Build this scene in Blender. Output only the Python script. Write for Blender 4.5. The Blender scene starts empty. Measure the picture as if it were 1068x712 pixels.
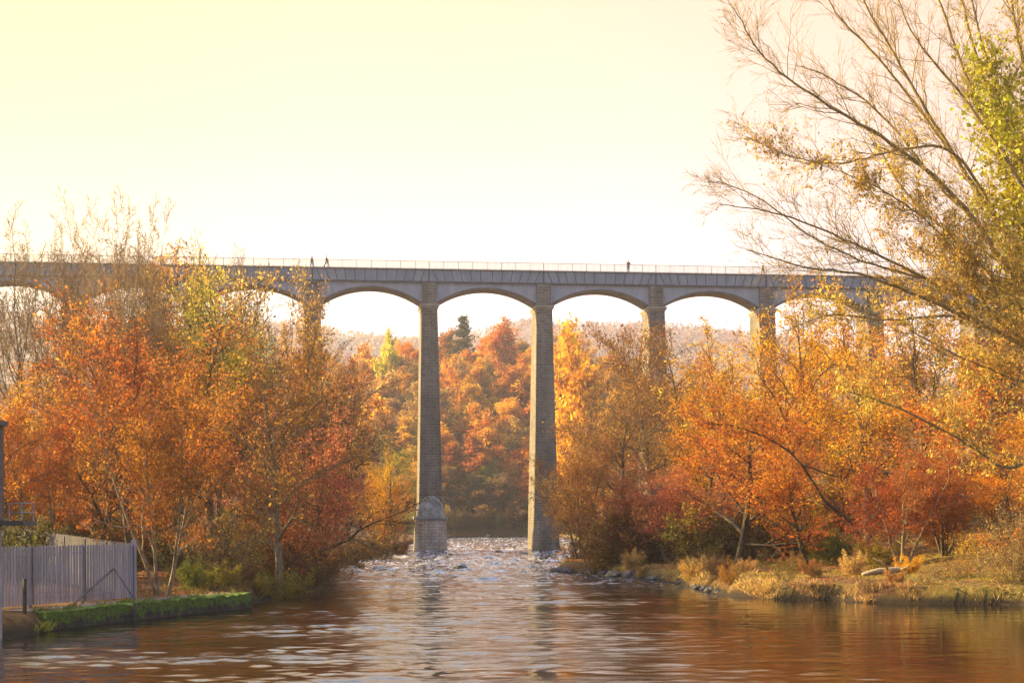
import bpy, bmesh, math, random
import numpy as np
from mathutils import Vector, Matrix, Quaternion, noise as mnoise

R = math.radians
sc = bpy.context.scene
C = sc.collection

# ------------------------------------------------------------------ camera numbers
F = 1483.0          # focal length in photo pixels (photo is 1068 wide)
HZ = 544.0          # horizon row
CH = 4.0            # camera height above the water


def at(px, py, Y):
    """photo pixel at distance Y -> world point"""
    return Vector(((px - 534.0) * Y / F, Y, CH + (HZ - py) * Y / F))


# ------------------------------------------------------------------ helpers
def link(o, parent=None):
    C.objects.link(o)
    if parent is not None:
        o.parent = parent
    return o


def tag(o, label=None, cat=None, group=None, kind=None):
    if label: o['label'] = label
    if cat: o['category'] = cat
    if group: o['group'] = group
    if kind: o['kind'] = kind
    return o


def empty(name, loc=(0, 0, 0), rz=0.0):
    o = bpy.data.objects.new(name, None)
    o.empty_display_size = 0.3
    o.location = loc
    o.rotation_euler = (0, 0, rz)
    return link(o)


def arrays_mesh(name, V, Q, smooth=False):
    """V (n,3) float, Q (m,k) int -> mesh"""
    V = np.asarray(V, dtype=np.float32); Q = np.asarray(Q, dtype=np.int32)
    m, k = Q.shape
    me = bpy.data.meshes.new(name)
    me.vertices.add(len(V)); me.vertices.foreach_set('co', V.ravel())
    me.loops.add(m * k); me.loops.foreach_set('vertex_index', Q.ravel())
    me.polygons.add(m)
    me.polygons.foreach_set('loop_start', np.arange(m, dtype=np.int32) * k)
    me.polygons.foreach_set('loop_total', np.full(m, k, dtype=np.int32))
    if smooth:
        me.polygons.foreach_set('use_smooth', np.ones(m, dtype=bool))
    me.update(calc_edges=True)
    return me


def mesh_obj(name, me, mat, parent=None, loc=(0, 0, 0)):
    o = bpy.data.objects.new(name, me)
    if mat is not None:
        me.materials.append(mat)
    o.location = loc
    return link(o, parent)


class MB:
    """collects polygons; builds one mesh object with box-projected UVs"""
    def __init__(s):
        s.v = []; s.f = []

    def poly(s, pts):
        b = len(s.v); s.v += [tuple(p) for p in pts]; s.f.append(tuple(range(b, b + len(pts))))

    def hexa(s, p):
        """8 points: bottom 4 ccw, top 4 ccw"""
        b = len(s.v); s.v += [tuple(q) for q in p]
        for f in ((3, 2, 1, 0), (4, 5, 6, 7), (0, 1, 5, 4), (1, 2, 6, 5), (2, 3, 7, 6), (3, 0, 4, 7)):
            s.f.append(tuple(b + i for i in f))

    def box(s, x0, x1, y0, y1, z0, z1):
        s.hexa([(x0, y0, z0), (x1, y0, z0), (x1, y1, z0), (x0, y1, z0), (x0, y0, z1), (x1, y0, z1), (x1, y1, z1), (x0, y1, z1)])

    def beam(s, a, b, w, h=None):
        """rectangular bar from a to b"""
        a = Vector(a); b = Vector(b); h = h or w
        d = (b - a).normalized()
        up = Vector((0, 0, 1)) if abs(d.z) < .9 else Vector((0, 1, 0))
        u = d.cross(up).normalized(); v = u.cross(d).normalized()
        q = [(-1, -1), (1, -1), (1, 1), (-1, 1)]
        s.hexa([a + u * i * w / 2 + v * j * h / 2 for i, j in q] + [b + u * i * w / 2 + v * j * h / 2 for i, j in q])

    def tube(s, pts, rad, n=8, cap=True):
        rings = []
        for i, p in enumerate(pts):
            p = Vector(p)
            d = (Vector(pts[min(i + 1, len(pts) - 1)]) - Vector(pts[max(i - 1, 0)])).normalized()
            up = Vector((0, 0, 1)) if abs(d.z) < .9 else Vector((1, 0, 0))
            u = d.cross(up).normalized(); v = u.cross(d)
            b = len(s.v)
            for k in range(n):
                a = 2 * math.pi * k / n
                s.v.append(tuple(p + (u * math.cos(a) + v * math.sin(a)) * rad[i]))
            rings.append(b)
        for i in range(len(rings) - 1):
            for k in range(n):
                k2 = (k + 1) % n
                s.f.append((rings[i] + k, rings[i] + k2, rings[i + 1] + k2, rings[i + 1] + k))
        if cap:
            s.f.append(tuple(rings[0] + k for k in range(n))[::-1])
            s.f.append(tuple(rings[-1] + k for k in range(n)))

    def build(s, name, mat, parent=None, loc=(0, 0, 0), smooth=False, bevel=0.0):
        me = bpy.data.meshes.new(name)
        me.from_pydata(s.v, [], s.f)
        bm = bmesh.new(); bm.from_mesh(me)
        bmesh.ops.recalc_face_normals(bm, faces=bm.faces)
        if bevel:
            bmesh.ops.bevel(bm, geom=bm.edges[:], offset=bevel, segments=1, affect='EDGES')
        uv = bm.loops.layers.uv.new('UVMap')
        for f in bm.faces:
            n = f.normal
            ax = max(range(3), key=lambda i: abs(n[i]))
            for l in f.loops:
                c = l.vert.co
                l[uv].uv = (c.y, c.z) if ax == 0 else ((c.x, c.z) if ax == 1 else (c.x, c.y))
            f.smooth = smooth
        bm.to_mesh(me); bm.free()
        return mesh_obj(name, me, mat, parent, loc)


# ------------------------------------------------------------------ node helpers
def new_mat(name):
    m = bpy.data.materials.new(name); m.use_nodes = True
    nt = m.node_tree
    for n in list(nt.nodes): nt.nodes.remove(n)
    out = nt.nodes.new('ShaderNodeOutputMaterial')
    return m, nt, out


def N(nt, typ, **kw):
    n = nt.nodes.new(typ)
    for k, v in kw.items():
        if k.startswith('i_'):
            key = k[2:]
            key = int(key) if key.isdigit() else key
            n.inputs[key].default_value = v
        else:
            setattr(n, k, v)
    return n


def ramp(nt, fac, stops, interp='LINEAR'):
    n = nt.nodes.new('ShaderNodeValToRGB')
    n.color_ramp.interpolation = interp
    e = n.color_ramp.elements
    while len(e) < len(stops): e.new(0.5)
    for i, (p, c) in enumerate(stops):
        e[i].position = p
        e[i].color = (c[0], c[1], c[2], 1) if not isinstance(c, (int, float)) else (c, c, c, 1)
    nt.links.new(fac, n.inputs[0])
    return n.outputs[0]


def mixc(nt, fac, a, b, mode='MIX'):
    n = nt.nodes.new('ShaderNodeMix'); n.data_type = 'RGBA'; n.blend_type = mode
    for sock, v in ((n.inputs[0], fac), (n.inputs[6], a), (n.inputs[7], b)):
        if hasattr(v, 'links') or isinstance(v, bpy.types.NodeSocket): nt.links.new(v, sock)
        elif isinstance(v, (int, float)): sock.default_value = v if sock.type == 'VALUE' else (v, v, v, 1)
        else: sock.default_value = (v[0], v[1], v[2], 1)
    return n.outputs[2]


def math_n(nt, op, a, b=0.0, clamp=False):
    n = nt.nodes.new('ShaderNodeMath'); n.operation = op; n.use_clamp = clamp
    for i, v in enumerate((a, b)):
        if isinstance(v, bpy.types.NodeSocket): nt.links.new(v, n.inputs[i])
        else: n.inputs[i].default_value = v
    return n.outputs[0]


def noise_n(nt, vec, scale, detail=4, rough=.55, out='Fac', dist=0.0):
    n = N(nt, 'ShaderNodeTexNoise')
    n.inputs['Scale'].default_value = scale; n.inputs['Detail'].default_value = detail
    n.inputs['Roughness'].default_value = rough; n.inputs['Distortion'].default_value = dist
    if vec is not None: nt.links.new(vec, n.inputs['Vector'])
    return n.outputs[out]


def mapping(nt, vec, scale=(1, 1, 1), rot=(0, 0, 0)):
    n = N(nt, 'ShaderNodeMapping'); n.inputs['Scale'].default_value = scale; n.inputs['Rotation'].default_value = rot
    nt.links.new(vec, n.inputs['Vector'])
    return n.outputs[0]


def pbsdf(nt, out, col, rough=.8, bump=None, bstr=.4, bdist=.05, metallic=0.0, spec=.3):
    b = N(nt, 'ShaderNodeBsdfPrincipled')
    if isinstance(col, bpy.types.NodeSocket): nt.links.new(col, b.inputs['Base Color'])
    else: b.inputs['Base Color'].default_value = (*col, 1)
    if isinstance(rough, bpy.types.NodeSocket): nt.links.new(rough, b.inputs['Roughness'])
    else: b.inputs['Roughness'].default_value = rough
    b.inputs['Metallic'].default_value = metallic
    b.inputs['Specular IOR Level'].default_value = spec
    if bump is not None:
        bn = N(nt, 'ShaderNodeBump'); bn.inputs['Strength'].default_value = bstr; bn.inputs['Distance'].default_value = bdist
        nt.links.new(bump, bn.inputs['Height']); nt.links.new(bn.outputs[0], b.inputs['Normal'])
    nt.links.new(b.outputs[0], out.inputs['Surface'])
    return b


def objco(nt): return N(nt, 'ShaderNodeTexCoord').outputs['Object']
def worldco(nt): return N(nt, 'ShaderNodeNewGeometry').outputs['Position']
def uvco(nt): return N(nt, 'ShaderNodeTexCoord').outputs['UV']


# ------------------------------------------------------------------ materials
def mat_leaf():
    """Autumn leaf: colour comes from the object's own colour, varied leaf by leaf and spray by spray."""
    m, nt, out = new_mat('leaf')
    oi = N(nt, 'ShaderNodeObjectInfo'); g = N(nt, 'ShaderNodeNewGeometry')
    rnd = g.outputs['Random Per Island']
    hs = N(nt, 'ShaderNodeHueSaturation')
    nt.links.new(oi.outputs['Color'], hs.inputs['Color'])
    nz = noise_n(nt, g.outputs['Position'], .35, 3, .6)
    nz2 = noise_n(nt, g.outputs['Position'], .09, 2, .5)
    h1 = math_n(nt, 'MULTIPLY', math_n(nt, 'SUBTRACT', nz, .5), .09)
    h2 = math_n(nt, 'MULTIPLY', math_n(nt, 'SUBTRACT', rnd, .5), .04)
    h3 = math_n(nt, 'MULTIPLY', math_n(nt, 'SUBTRACT', nz2, .5), .06)
    hue = math_n(nt, 'ADD', math_n(nt, 'ADD', math_n(nt, 'ADD', h1, h2), h3), .5)
    nt.links.new(hue, hs.inputs['Hue'])
    r2 = math_n(nt, 'FRACT', math_n(nt, 'MULTIPLY', rnd, 17.31))
    val = math_n(nt, 'MULTIPLY', math_n(nt, 'ADD', math_n(nt, 'MULTIPLY', r2, .95), .5),
                 math_n(nt, 'ADD', math_n(nt, 'MULTIPLY', nz, 1.1), .45))
    nt.links.new(val, hs.inputs['Value'])
    d = N(nt, 'ShaderNodeBsdfDiffuse'); t = N(nt, 'ShaderNodeBsdfTranslucent')
    mx = N(nt, 'ShaderNodeMixShader'); mx.inputs[0].default_value = .52
    nt.links.new(hs.outputs[0], d.inputs[0]); nt.links.new(hs.outputs[0], t.inputs[0])
    nt.links.new(d.outputs[0], mx.inputs[1]); nt.links.new(t.outputs[0], mx.inputs[2])
    nt.links.new(mx.outputs[0], out.inputs['Surface'])
    return m


def mat_bark():
    m, nt, out = new_mat('bark')
    oi = N(nt, 'ShaderNodeObjectInfo')
    p = objco(nt)
    nz = noise_n(nt, mapping(nt, p, (6, 6, 1.2)), 1.6, 5, .65)
    lich = noise_n(nt, worldco(nt), 1.1, 3, .6)
    c = mixc(nt, ramp(nt, nz, [(.35, 0), (.7, 1)]), (.35, .35, .35), (1.35, 1.3, 1.2))
    col = mixc(nt, 1.0, oi.outputs['Color'], c, 'MULTIPLY')
    col = mixc(nt, math_n(nt, 'MULTIPLY', ramp(nt, lich, [(.52, 0), (.66, 1)]), .35), col, (.16, .17, .06))
    pbsdf(nt, out, col, .9, nz, .6, .05)
    return m


def mat_twig():
    m, nt, out = new_mat('twig_bark')
    oi = N(nt, 'ShaderNodeObjectInfo')
    nz = noise_n(nt, worldco(nt), .5, 3, .6)
    base = ramp(nt, nz, [(.35, (.085, .06, .04)), (.65, (.18, .13, .085))])
    pbsdf(nt, out, mixc(nt, .38, base, oi.outputs['Color']), .9, spec=.15)
    return m


def mat_stone(name, c1, c2, mortar, bw=.75, bh=.38, stain=.6):
    m, nt, out = new_mat(name)
    uv = uvco(nt)
    br = N(nt, 'ShaderNodeTexBrick')
    br.inputs['Scale'].default_value = 1.0; br.inputs['Mortar Size'].default_value = .03
    br.inputs['Brick Width'].default_value = bw; br.inputs['Row Height'].default_value = bh
    br.inputs['Color1'].default_value = (*c1, 1); br.inputs['Color2'].default_value = (*c2, 1)
    br.inputs['Mortar'].default_value = (*mortar, 1); br.inputs['Bias'].default_value = 0
    br.inputs['Mortar Smooth'].default_value = .3
    nt.links.new(uv, br.inputs['Vector'])
    p = objco(nt)
    st = noise_n(nt, mapping(nt, p, (1, 1, .25)), .55, 5, .62)
    fine = noise_n(nt, p, 5, 4, .6)
    col = mixc(nt, 1.0, br.outputs['Color'], ramp(nt, st, [(.3, stain), (.7, 1.2)]), 'MULTIPLY')
    col = mixc(nt, 1.0, col, ramp(nt, fine, [(.25, .72), (.75, 1.2)]), 'MULTIPLY')
    h = math_n(nt, 'ADD', math_n(nt, 'MULTIPLY', br.outputs['Fac'], -1.0), math_n(nt, 'MULTIPLY', fine, .5))
    pbsdf(nt, out, col, .88, h, .7, .06, spec=.2)
    return m


def mat_noise(name, c1, c2, scale=2., rough=.7, metallic=0., detail=5, lo=.35, hi=.65, bstr=.3, bdist=.02, streak=(1, 1, 1), spec=.3):
    m, nt, out = new_mat(name)
    nz = noise_n(nt, mapping(nt, objco(nt), streak), scale, detail, .6)
    pbsdf(nt, out, ramp(nt, nz, [(lo, c1), (hi, c2)]), rough, nz, bstr, bdist, metallic, spec)
    return m


def mat_mosswall():
    m, nt, out = new_mat('mossy_stone')
    uv = uvco(nt); p = worldco(nt)
    br = N(nt, 'ShaderNodeTexBrick'); nt.links.new(uv, br.inputs['Vector'])
    br.inputs['Scale'].default_value = 1; br.inputs['Brick Width'].default_value = .6; br.inputs['Row Height'].default_value = .24
    br.inputs['Mortar Size'].default_value = .025
    br.inputs['Color1'].default_value = (.07, .06, .05, 1); br.inputs['Color2'].default_value = (.045, .04, .035, 1); br.inputs['Mortar'].default_value = (.02, .02, .017, 1)
    sep = N(nt, 'ShaderNodeSeparateXYZ'); nt.links.new(p, sep.inputs[0])
    nz = noise_n(nt, p, 2.2, 5, .65); nz2 = noise_n(nt, p, 9, 4, .6)
    t = math_n(nt, 'ADD', sep.outputs['Z'], math_n(nt, 'MULTIPLY', math_n(nt, 'SUBTRACT', nz, .5), 2.0))
    f = ramp(nt, t, [(.18, 0), (.42, 1)])
    moss = ramp(nt, nz2, [(.3, (.035, .07, .010)), (.7, (.14, .23, .03))])
    col = mixc(nt, f, br.outputs['Color'], moss)
    pbsdf(nt, out, col, .9, nz2, .8, .06)
    return m


def mat_ground():
    m, nt, out = new_mat('earth_and_litter')
    p = worldco(nt)
    sep = N(nt, 'ShaderNodeSeparateXYZ'); nt.links.new(p, sep.inputs[0])
    n1 = noise_n(nt, p, .22, 4, .6); n2 = noise_n(nt, p, 2.5, 6, .7); n3 = noise_n(nt, p, 11, 3, .6)
    litter = ramp(nt, n2, [(.3, (.045, .028, .014)), (.5, (.13, .065, .026)), (.7, (.24, .12, .045))])
    moss = ramp(nt, n2, [(.3, (.06, .055, .014)), (.7, (.26, .20, .05))])
    # the grassy right bank and the bare shaded woodland floor
    side = ramp(nt, math_n(nt, 'ADD', math_n(nt, 'MULTIPLY', sep.outputs['X'], .02), .5), [(.5, 0), (.6, 1)])
    f = math_n(nt, 'MULTIPLY', ramp(nt, n1, [(.42, 0), (.58, 1)]), math_n(nt, 'ADD', math_n(nt, 'MULTIPLY', side, .75), .12))
    col = mixc(nt, f, litter, moss)
    wet = ramp(nt, sep.outputs['Z'], [(.15, 1), (.55, 0)])
    col = mixc(nt, wet, col, (.035, .027, .018))
    # far country: fields and leafless woods
    far = ramp(nt, math_n(nt, 'MULTIPLY', sep.outputs['Y'], .001), [(.6, 0), (.8, 1)])
    v = N(nt, 'ShaderNodeTexVoronoi'); v.inputs['Scale'].default_value = .009; nt.links.new(p, v.inputs['Vector'])
    fields = ramp(nt, v.outputs['Color'], [(.2, (.34, .23, .20)), (.45, (.26, .17, .16)), (.6, (.36, .31, .18)), (.85, (.42, .29, .24))], 'CONSTANT')
    col = mixc(nt, far, col, mixc(nt, ramp(nt, noise_n(nt, p, .05, 5, .7), [(.4, 0), (.6, .85)]), fields, (.20, .13, .115)))
    b = pbsdf(nt, out, col, .95, math_n(nt, 'ADD', n2, math_n(nt, 'MULTIPLY', n3, .5)), .8, .12, spec=.1)
    return m


def mat_water():
    m, nt, out = new_mat('river_water')
    p = worldco(nt)
    sep = N(nt, 'ShaderNodeSeparateXYZ'); nt.links.new(p, sep.inputs[0])
    y = math_n(nt, 'MULTIPLY', sep.outputs['Y'], .001)
    rap = ramp(nt, y, [(.075, 0), (.125, 1), (.36, 1)])
    # fine ripples, streaked across the view, calm and ruffled patches
    pm = mapping(nt, p, (.55, 1.25, 1))
    a = noise_n(nt, pm, 3.4, 4, .62, dist=.3); b_ = noise_n(nt, pm, 13.0, 2, .5)
    patch = ramp(nt, noise_n(nt, mapping(nt, p, (.05, .22, 1)), 1.0, 3, .6), [(.38, .15), (.60, 1)])
    h = math_n(nt, 'ADD', math_n(nt, 'MULTIPLY', a, 1.0), math_n(nt, 'MULTIPLY', b_, .22))
    h = math_n(nt, 'MULTIPLY', h, patch)
    # the sheltered pool along the right bank lies calmer than the main current
    cx = math_n(nt, 'SUBTRACT', sep.outputs['X'], math_n(nt, 'MULTIPLY', sep.outputs['Y'], .03))
    calm = ramp(nt, math_n(nt, 'ADD', math_n(nt, 'MULTIPLY', cx, .025), .5), [(.50, 1), (.66, .22)])
    h = math_n(nt, 'MULTIPLY', h, calm)
    foam = noise_n(nt, mapping(nt, p, (1.0, .30, 1)), 2.6, 6, .75, dist=.4)
    ff = math_n(nt, 'MULTIPLY', ramp(nt, foam, [(.48, 0), (.62, 1)]), math_n(nt, 'MULTIPLY', rap, .75))
    col = mixc(nt, ff, (.014, .009, .004), (.72, .72, .80))
    rough = math_n(nt, 'ADD', math_n(nt, 'MULTIPLY', ff, .5), .06)
    b = pbsdf(nt, out, col, rough, h, 1.0, .026, spec=.5)
    b.inputs['IOR'].default_value = 1.45
    return m


M = {}
def mats():
    M['leaf'] = mat_leaf(); M['bark'] = mat_bark(); M['twig'] = mat_twig()
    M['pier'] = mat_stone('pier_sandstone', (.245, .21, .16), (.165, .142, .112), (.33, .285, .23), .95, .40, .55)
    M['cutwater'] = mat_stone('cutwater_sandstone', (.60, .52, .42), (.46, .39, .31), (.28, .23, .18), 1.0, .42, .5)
    M['dome'] = mat_noise('weathered_dome_stone', (.15, .165, .15), (.42, .42, .38), 1.1, .85)
    M['cap'] = mat_noise('cap_stone', (.28, .24, .18), (.42, .36, .27), 1.3, .85)
    M['iron'] = mat_noise('grey_painted_iron', (.195, .225, .255), (.31, .34, .37), .8, .6, 0, 6, .3, .7, .2, .02, (1, 1, .35))
    M['iron_pale'] = mat_noise('grey_painted_iron_spandrel', (.275, .31, .34), (.40, .43, .46), .7, .6, 0, 6, .3, .7, .2, .02, (1, 1, .35))
    M['iron_dark'] = mat_noise('dark_iron', (.075, .072, .07), (.13, .12, .115), 1.5, .65)
    M['soffit'] = mat_noise('rusty_arch_iron', (.13, .10, .08), (.21, .17, .13), 1.2, .75)
    M['rail'] = mat_noise('railing_iron', (.10, .10, .095), (.17, .165, .15), 2, .5)
    M['deck'] = mat_noise('towpath_gravel', (.16, .14, .12), (.26, .24, .2), 5, .9)
    M['galv'] = mat_noise('galvanised_steel', (.30, .285, .315), (.44, .42, .45), 1.4, .55, .25, 5, .3, .7, .15, .01, (2, 2, .5))
    nt_ = M['galv'].node_tree; pb_ = next(n for n in nt_.nodes if n.type == 'BSDF_PRINCIPLED')
    src = pb_.inputs['Base Color'].links[0].from_socket
    rn = N(nt_, 'ShaderNodeNewGeometry').outputs['Random Per Island']
    nt_.links.new(mixc(nt_, 1.0, src, ramp(nt_, rn, [(0, .82), (1, 1.22)]), 'MULTIPLY'), pb_.inputs['Base Color'])
    M['galv_shaded'] = mat_noise('shaded_galvanised_steel', (.15, .14, .145), (.25, .235, .235), 1.4, .6, .2, 5, .3, .7, .15, .01, (2, 2, .5))  # climbing fence's steel: same metal, darkened to put shade into its colour
    M['galv_dark'] = mat_noise('weathered_steel', (.11, .11, .13), (.19, .18, .20), 2, .6, .2)
    M['moss'] = mat_mosswall()
    M['brick'] = mat_stone('red_brick', (.24, .075, .045), (.16, .05, .035), (.22, .18, .15), .225, .075, .7)
    M['render'] = mat_noise('grey_render', (.34, .32, .30), (.48, .46, .43), 1.4, .9)
    M['timber'] = mat_noise('dark_timber', (.035, .027, .02), (.09, .07, .05), 3, .85, 0, 5, .3, .7, .5, .02, (6, 6, .6))
    M['rock'] = mat_noise('river_rock', (.05, .045, .04), (.17, .15, .13), 1.6, .8, 0, 6, .3, .7, .7, .08)
    M['palerock'] = mat_noise('pale_rock', (.30, .27, .22), (.5, .46, .38), 1.6, .8, 0, 6, .3, .7, .7, .08)
    M['log'] = mat_noise('bleached_driftwood', (.25, .19, .12), (.45, .36, .24), 3, .85, 0, 5, .3, .7, .5, .03, (4, 4, .6))
    M['path'] = mat_noise('trodden_path', (.14, .10, .085), (.27, .20, .16), 3, .95)
    for n, c in (('cloth_dark', (.03, .028, .03)), ('cloth_brown', (.12, .06, .03)), ('cloth_blue', (.05, .06, .10)), ('skin', (.42, .24, .17)), ('hair', (.03, .02, .015))):
        M[n] = mat_noise(n, c, tuple(min(1, v * 1.3) for v in c), 4, .85)
    M['ground'] = mat_ground(); M['water'] = mat_water()


mats()

# ------------------------------------------------------------------ the valley
LY = [-300, 0, 30, 46, 50.5, 52.5, 53.4, 66.6, 75, 85, 97, 112, 156, 198, 228, 300, 349, 380, 500]
LX = [-60, -26, -21, -20, -17.6, -17.3, -17.8, -12.75, -12.7, -13.4, -12.9, -14.6, -19.9, -19.5, -17.5, -18, -16, -13, -13]
RY = [-300, 0, 40, 60, 66.6, 67.4, 69, 71.5, 72.3, 76, 84.7, 94, 102, 108, 113, 119, 129, 165, 198, 247, 300, 360, 380, 500]
RX = [80, 46, 31, 25.5, 23.6, 20.3, 17, 16.2, 13, 11.6, 10.8, 9.9, 8, 5.8, 3.7, 3.4, 4.4, 7.6, 10.4, 13.5, 13.5, 12, 10, 9]


def sstep(a, b, x):
    t = np.clip((x - a) / (b - a), 0, 1); return t * t * (3 - 2 * t)


_rs = np.random.RandomState(5)
_W = [(_rs.uniform(-1, 1, 2), _rs.uniform(0, 6.28)) for _ in range(24)]


def wav(X, Y, wl, k0, n=6):
    o = 0
    for (d, ph) in _W[k0:k0 + n]:
        o = o + np.sin((X * d[0] + Y * d[1]) * 6.28 / wl / max(.35, np.hypot(*d)) + ph)
    return o / n


def ground_z(X, Y):
    X = np.asarray(X, float); Y = np.asarray(Y, float)
    xl = np.interp(Y, LY, LX); xr = np.interp(Y, RY, RX)
    nat = sstep(67, 72, Y)                      # natural bank wobble, away from the built wall
    wob = wav(X, Y, 3.5, 0) * .35
    dl = xl - X + wob * nat; dr = X - xr + wob
    yb = 372 + 6 * np.sin(X * .05)
    db = Y - yb
    d = np.maximum(np.maximum(dl, dr), db)
    # cross profile
    z = np.where(d < 0, np.maximum(-1.2, d * .55), .78 * sstep(0, .9, d))
    zl = .02 * np.clip(dl - 2, 0, 8) + np.where(Y < 330, 1, .6) * (.30 * np.clip(dl - 11.5, 0, 45) + .12 * np.clip(dl - 56, 0, 150))
    zr = .05 * np.clip(dr - 2, 0, 12) + .16 * np.clip(dr - 12, 0, 25) + .30 * np.clip(dr - 30, 0, 50) + .05 * np.clip(dr - 80, 0, 200)
    near = 1 - sstep(300, 420, Y)
    side = (zl * (dl > 0) + zr * (dr > 0)) * (near * .999 + .001)
    slope = .58 + .05 * np.sin(X * .022 + .6)
    zb = slope * np.clip(db, 0, 62) + .30 * np.clip(db - 62, 0, 90) - .10 * np.clip(db - 190, 0, 250)
    zb = zb * (1 - .14 * sstep(-15, -75, X)) * (1 - .30 * sstep(22, 60, X))
    z = z + np.maximum(side, zb * (db > 0))
    # the far ridge
    rid = 190 * np.exp(-((Y - 1650) / 420.0) ** 2) * (1 + .06 * np.sin(X * .006 - .8) + .03 * np.sin(X * .017)) * (1 - .45 * sstep(170, 600, X))
    z = z + rid * sstep(500, 900, Y) + sstep(2200, 3500, Y) * 60
    land = sstep(.5, 4, d)
    z = z + land * (wav(X, Y, 2.2, 6) * .10 + wav(X, Y, 9, 12) * .22 * sstep(4, 12, d))
    # flat trodden path behind the river wall
    pathm = sstep(50, 53, Y) * (1 - sstep(67, 70, Y)) * sstep(-.2, .3, dl) * (1 - sstep(5, 8, dl))
    z = z * (1 - pathm) + .68 * pathm
    # gravel spit at the wall's near end
    return z


def gz(x, y): return float(ground_z(np.array([x]), np.array([y]))[0])


def grid_axis(segs):
    out = [segs[0][0]]
    for a, b, st in segs:
        n = max(1, int(round((b - a) / st))); out += list(np.linspace(a, b, n + 1)[1:])
    return np.array(out)


def grid_mesh(name, xs, ys, zf, smooth=True):
    X, Y = np.meshgrid(xs, ys); Z = zf(X, Y)
    V = np.stack([X.ravel(), Y.ravel(), Z.ravel()], 1)
    nx, ny = len(xs), len(ys)
    i = np.arange(ny - 1)[:, None] * nx + np.arange(nx - 1)[None, :]
    Q = np.stack([i, i + 1, i + nx + 1, i + nx], -1).reshape(-1, 4)
    return arrays_mesh(name, V, Q, smooth)


gx = grid_axis([(-3000, -1000, 200), (-1000, -200, 25), (-200, -60, 5), (-60, -34, 1.2), (-34, 34, .4), (34, 60, 1.2), (60, 200, 5), (200, 1000, 25), (1000, 3000, 200)])
gy = grid_axis([(-300, 0, 20), (0, 40, 3), (40, 130, .4), (130, 220, 1.2), (220, 560, 2.5), (560, 1000, 15), (1000, 2400, 20), (2400, 6000, 200)])
ground = mesh_obj('ground', grid_mesh('ground', gx, gy, ground_z), M['ground'])
tag(ground, 'leaf strewn wooded valley floor and hills on both sides of the river', 'ground', kind='structure')

# water: real low waves, rougher in the rapids under the aqueduct
wr = np.random.RandomState(11)
WV = []; WB = []
for i in range(60):
    WV.append((np.exp(wr.uniform(np.log(.34), np.log(2.4))), wr.normal(math.pi / 2, .50), wr.uniform(0, 6.28)))
for i in range(30):
    WB.append((np.exp(wr.uniform(np.log(1.3), np.log(6.0))), wr.normal(math.pi / 2, .75), wr.uniform(0, 6.28)))


def wave_sum(ws, X, Y, p):
    z = 0
    for wl, th, ph in ws:
        k = 6.283 / wl
        z = z + np.sin(k * (X * math.cos(th) + Y * math.sin(th)) + ph + 1.3 * np.sin(.31 * X / wl + ph * 2)) * wl ** p
    return z / math.sqrt(len(ws))


def water_z(X, Y):
    rap = sstep(74, 118, Y) * (1 - .3 * sstep(200, 330, Y))
    side = sstep(2, 15, X) * (1 - sstep(80, 105, Y))       # the sheltered pool by the right bank
    patch = np.clip(1 + .9 * wav(X * .35, Y, 9, 0, 6) + .5 * wav(X * .4, Y, 4, 8, 6), .15, 2.2)
    ctr = np.exp(-((X + 2.5) / 12.5) ** 2)
    a1 = (.0088 + .0132 * ctr) * (1 - .82 * side) * patch
    a2 = .031 * rap * np.clip(1 + .7 * wav(X, Y, 17, 3, 6), .3, 2)
    z2 = wave_sum(WB, X, Y, .6)
    return wave_sum(WV, X, Y, .75) * a1 + np.where(z2 > 0, z2 * (1 + .3 * z2), z2 * .8) * a2


wx = grid_axis([(-60, -30, 1.5), (-30, 34, .16), (34, 80, 1.5)])
wy = grid_axis([(-60, 28, 3), (28, 58, .085), (58, 95, .13), (95, 150, .24), (150, 378, .5)])
water = mesh_obj('river_water', grid_mesh('river_water', wx, wy, water_z), M['water'])
tag(water, 'brown river with sky bright ripples and broken rapids under the aqueduct', 'river', kind='structure')

# ------------------------------------------------------------------ aqueduct
TH = R(7.0); S = 15.97
A0 = Vector((-11.5, 198.0, 0))
aq = empty('aqueduct', A0, TH)
tag(aq, 'tall grey iron trough aqueduct on slim tapering stone piers spanning the river', 'aqueduct')
Z_CAP, Z_TB, Z_TT = 34.3, 37.1, 38.92
RZ = Matrix.Rotation(TH, 4, 'Z')


def aq_world(x, y, z): return A0 + RZ @ Vector((x, y, z))


def ring(hw, hd, z, x=0): return [(x - hw, -hd, z), (x + hw, -hd, z), (x + hw, hd, z), (x - hw, hd, z)]


def frustum(mb, x, hw0, hd0, z0, hw1, hd1, z1):
    mb.hexa(ring(hw0, hd0, z0, x) + ring(hw1, hd1, z1, x))


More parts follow.
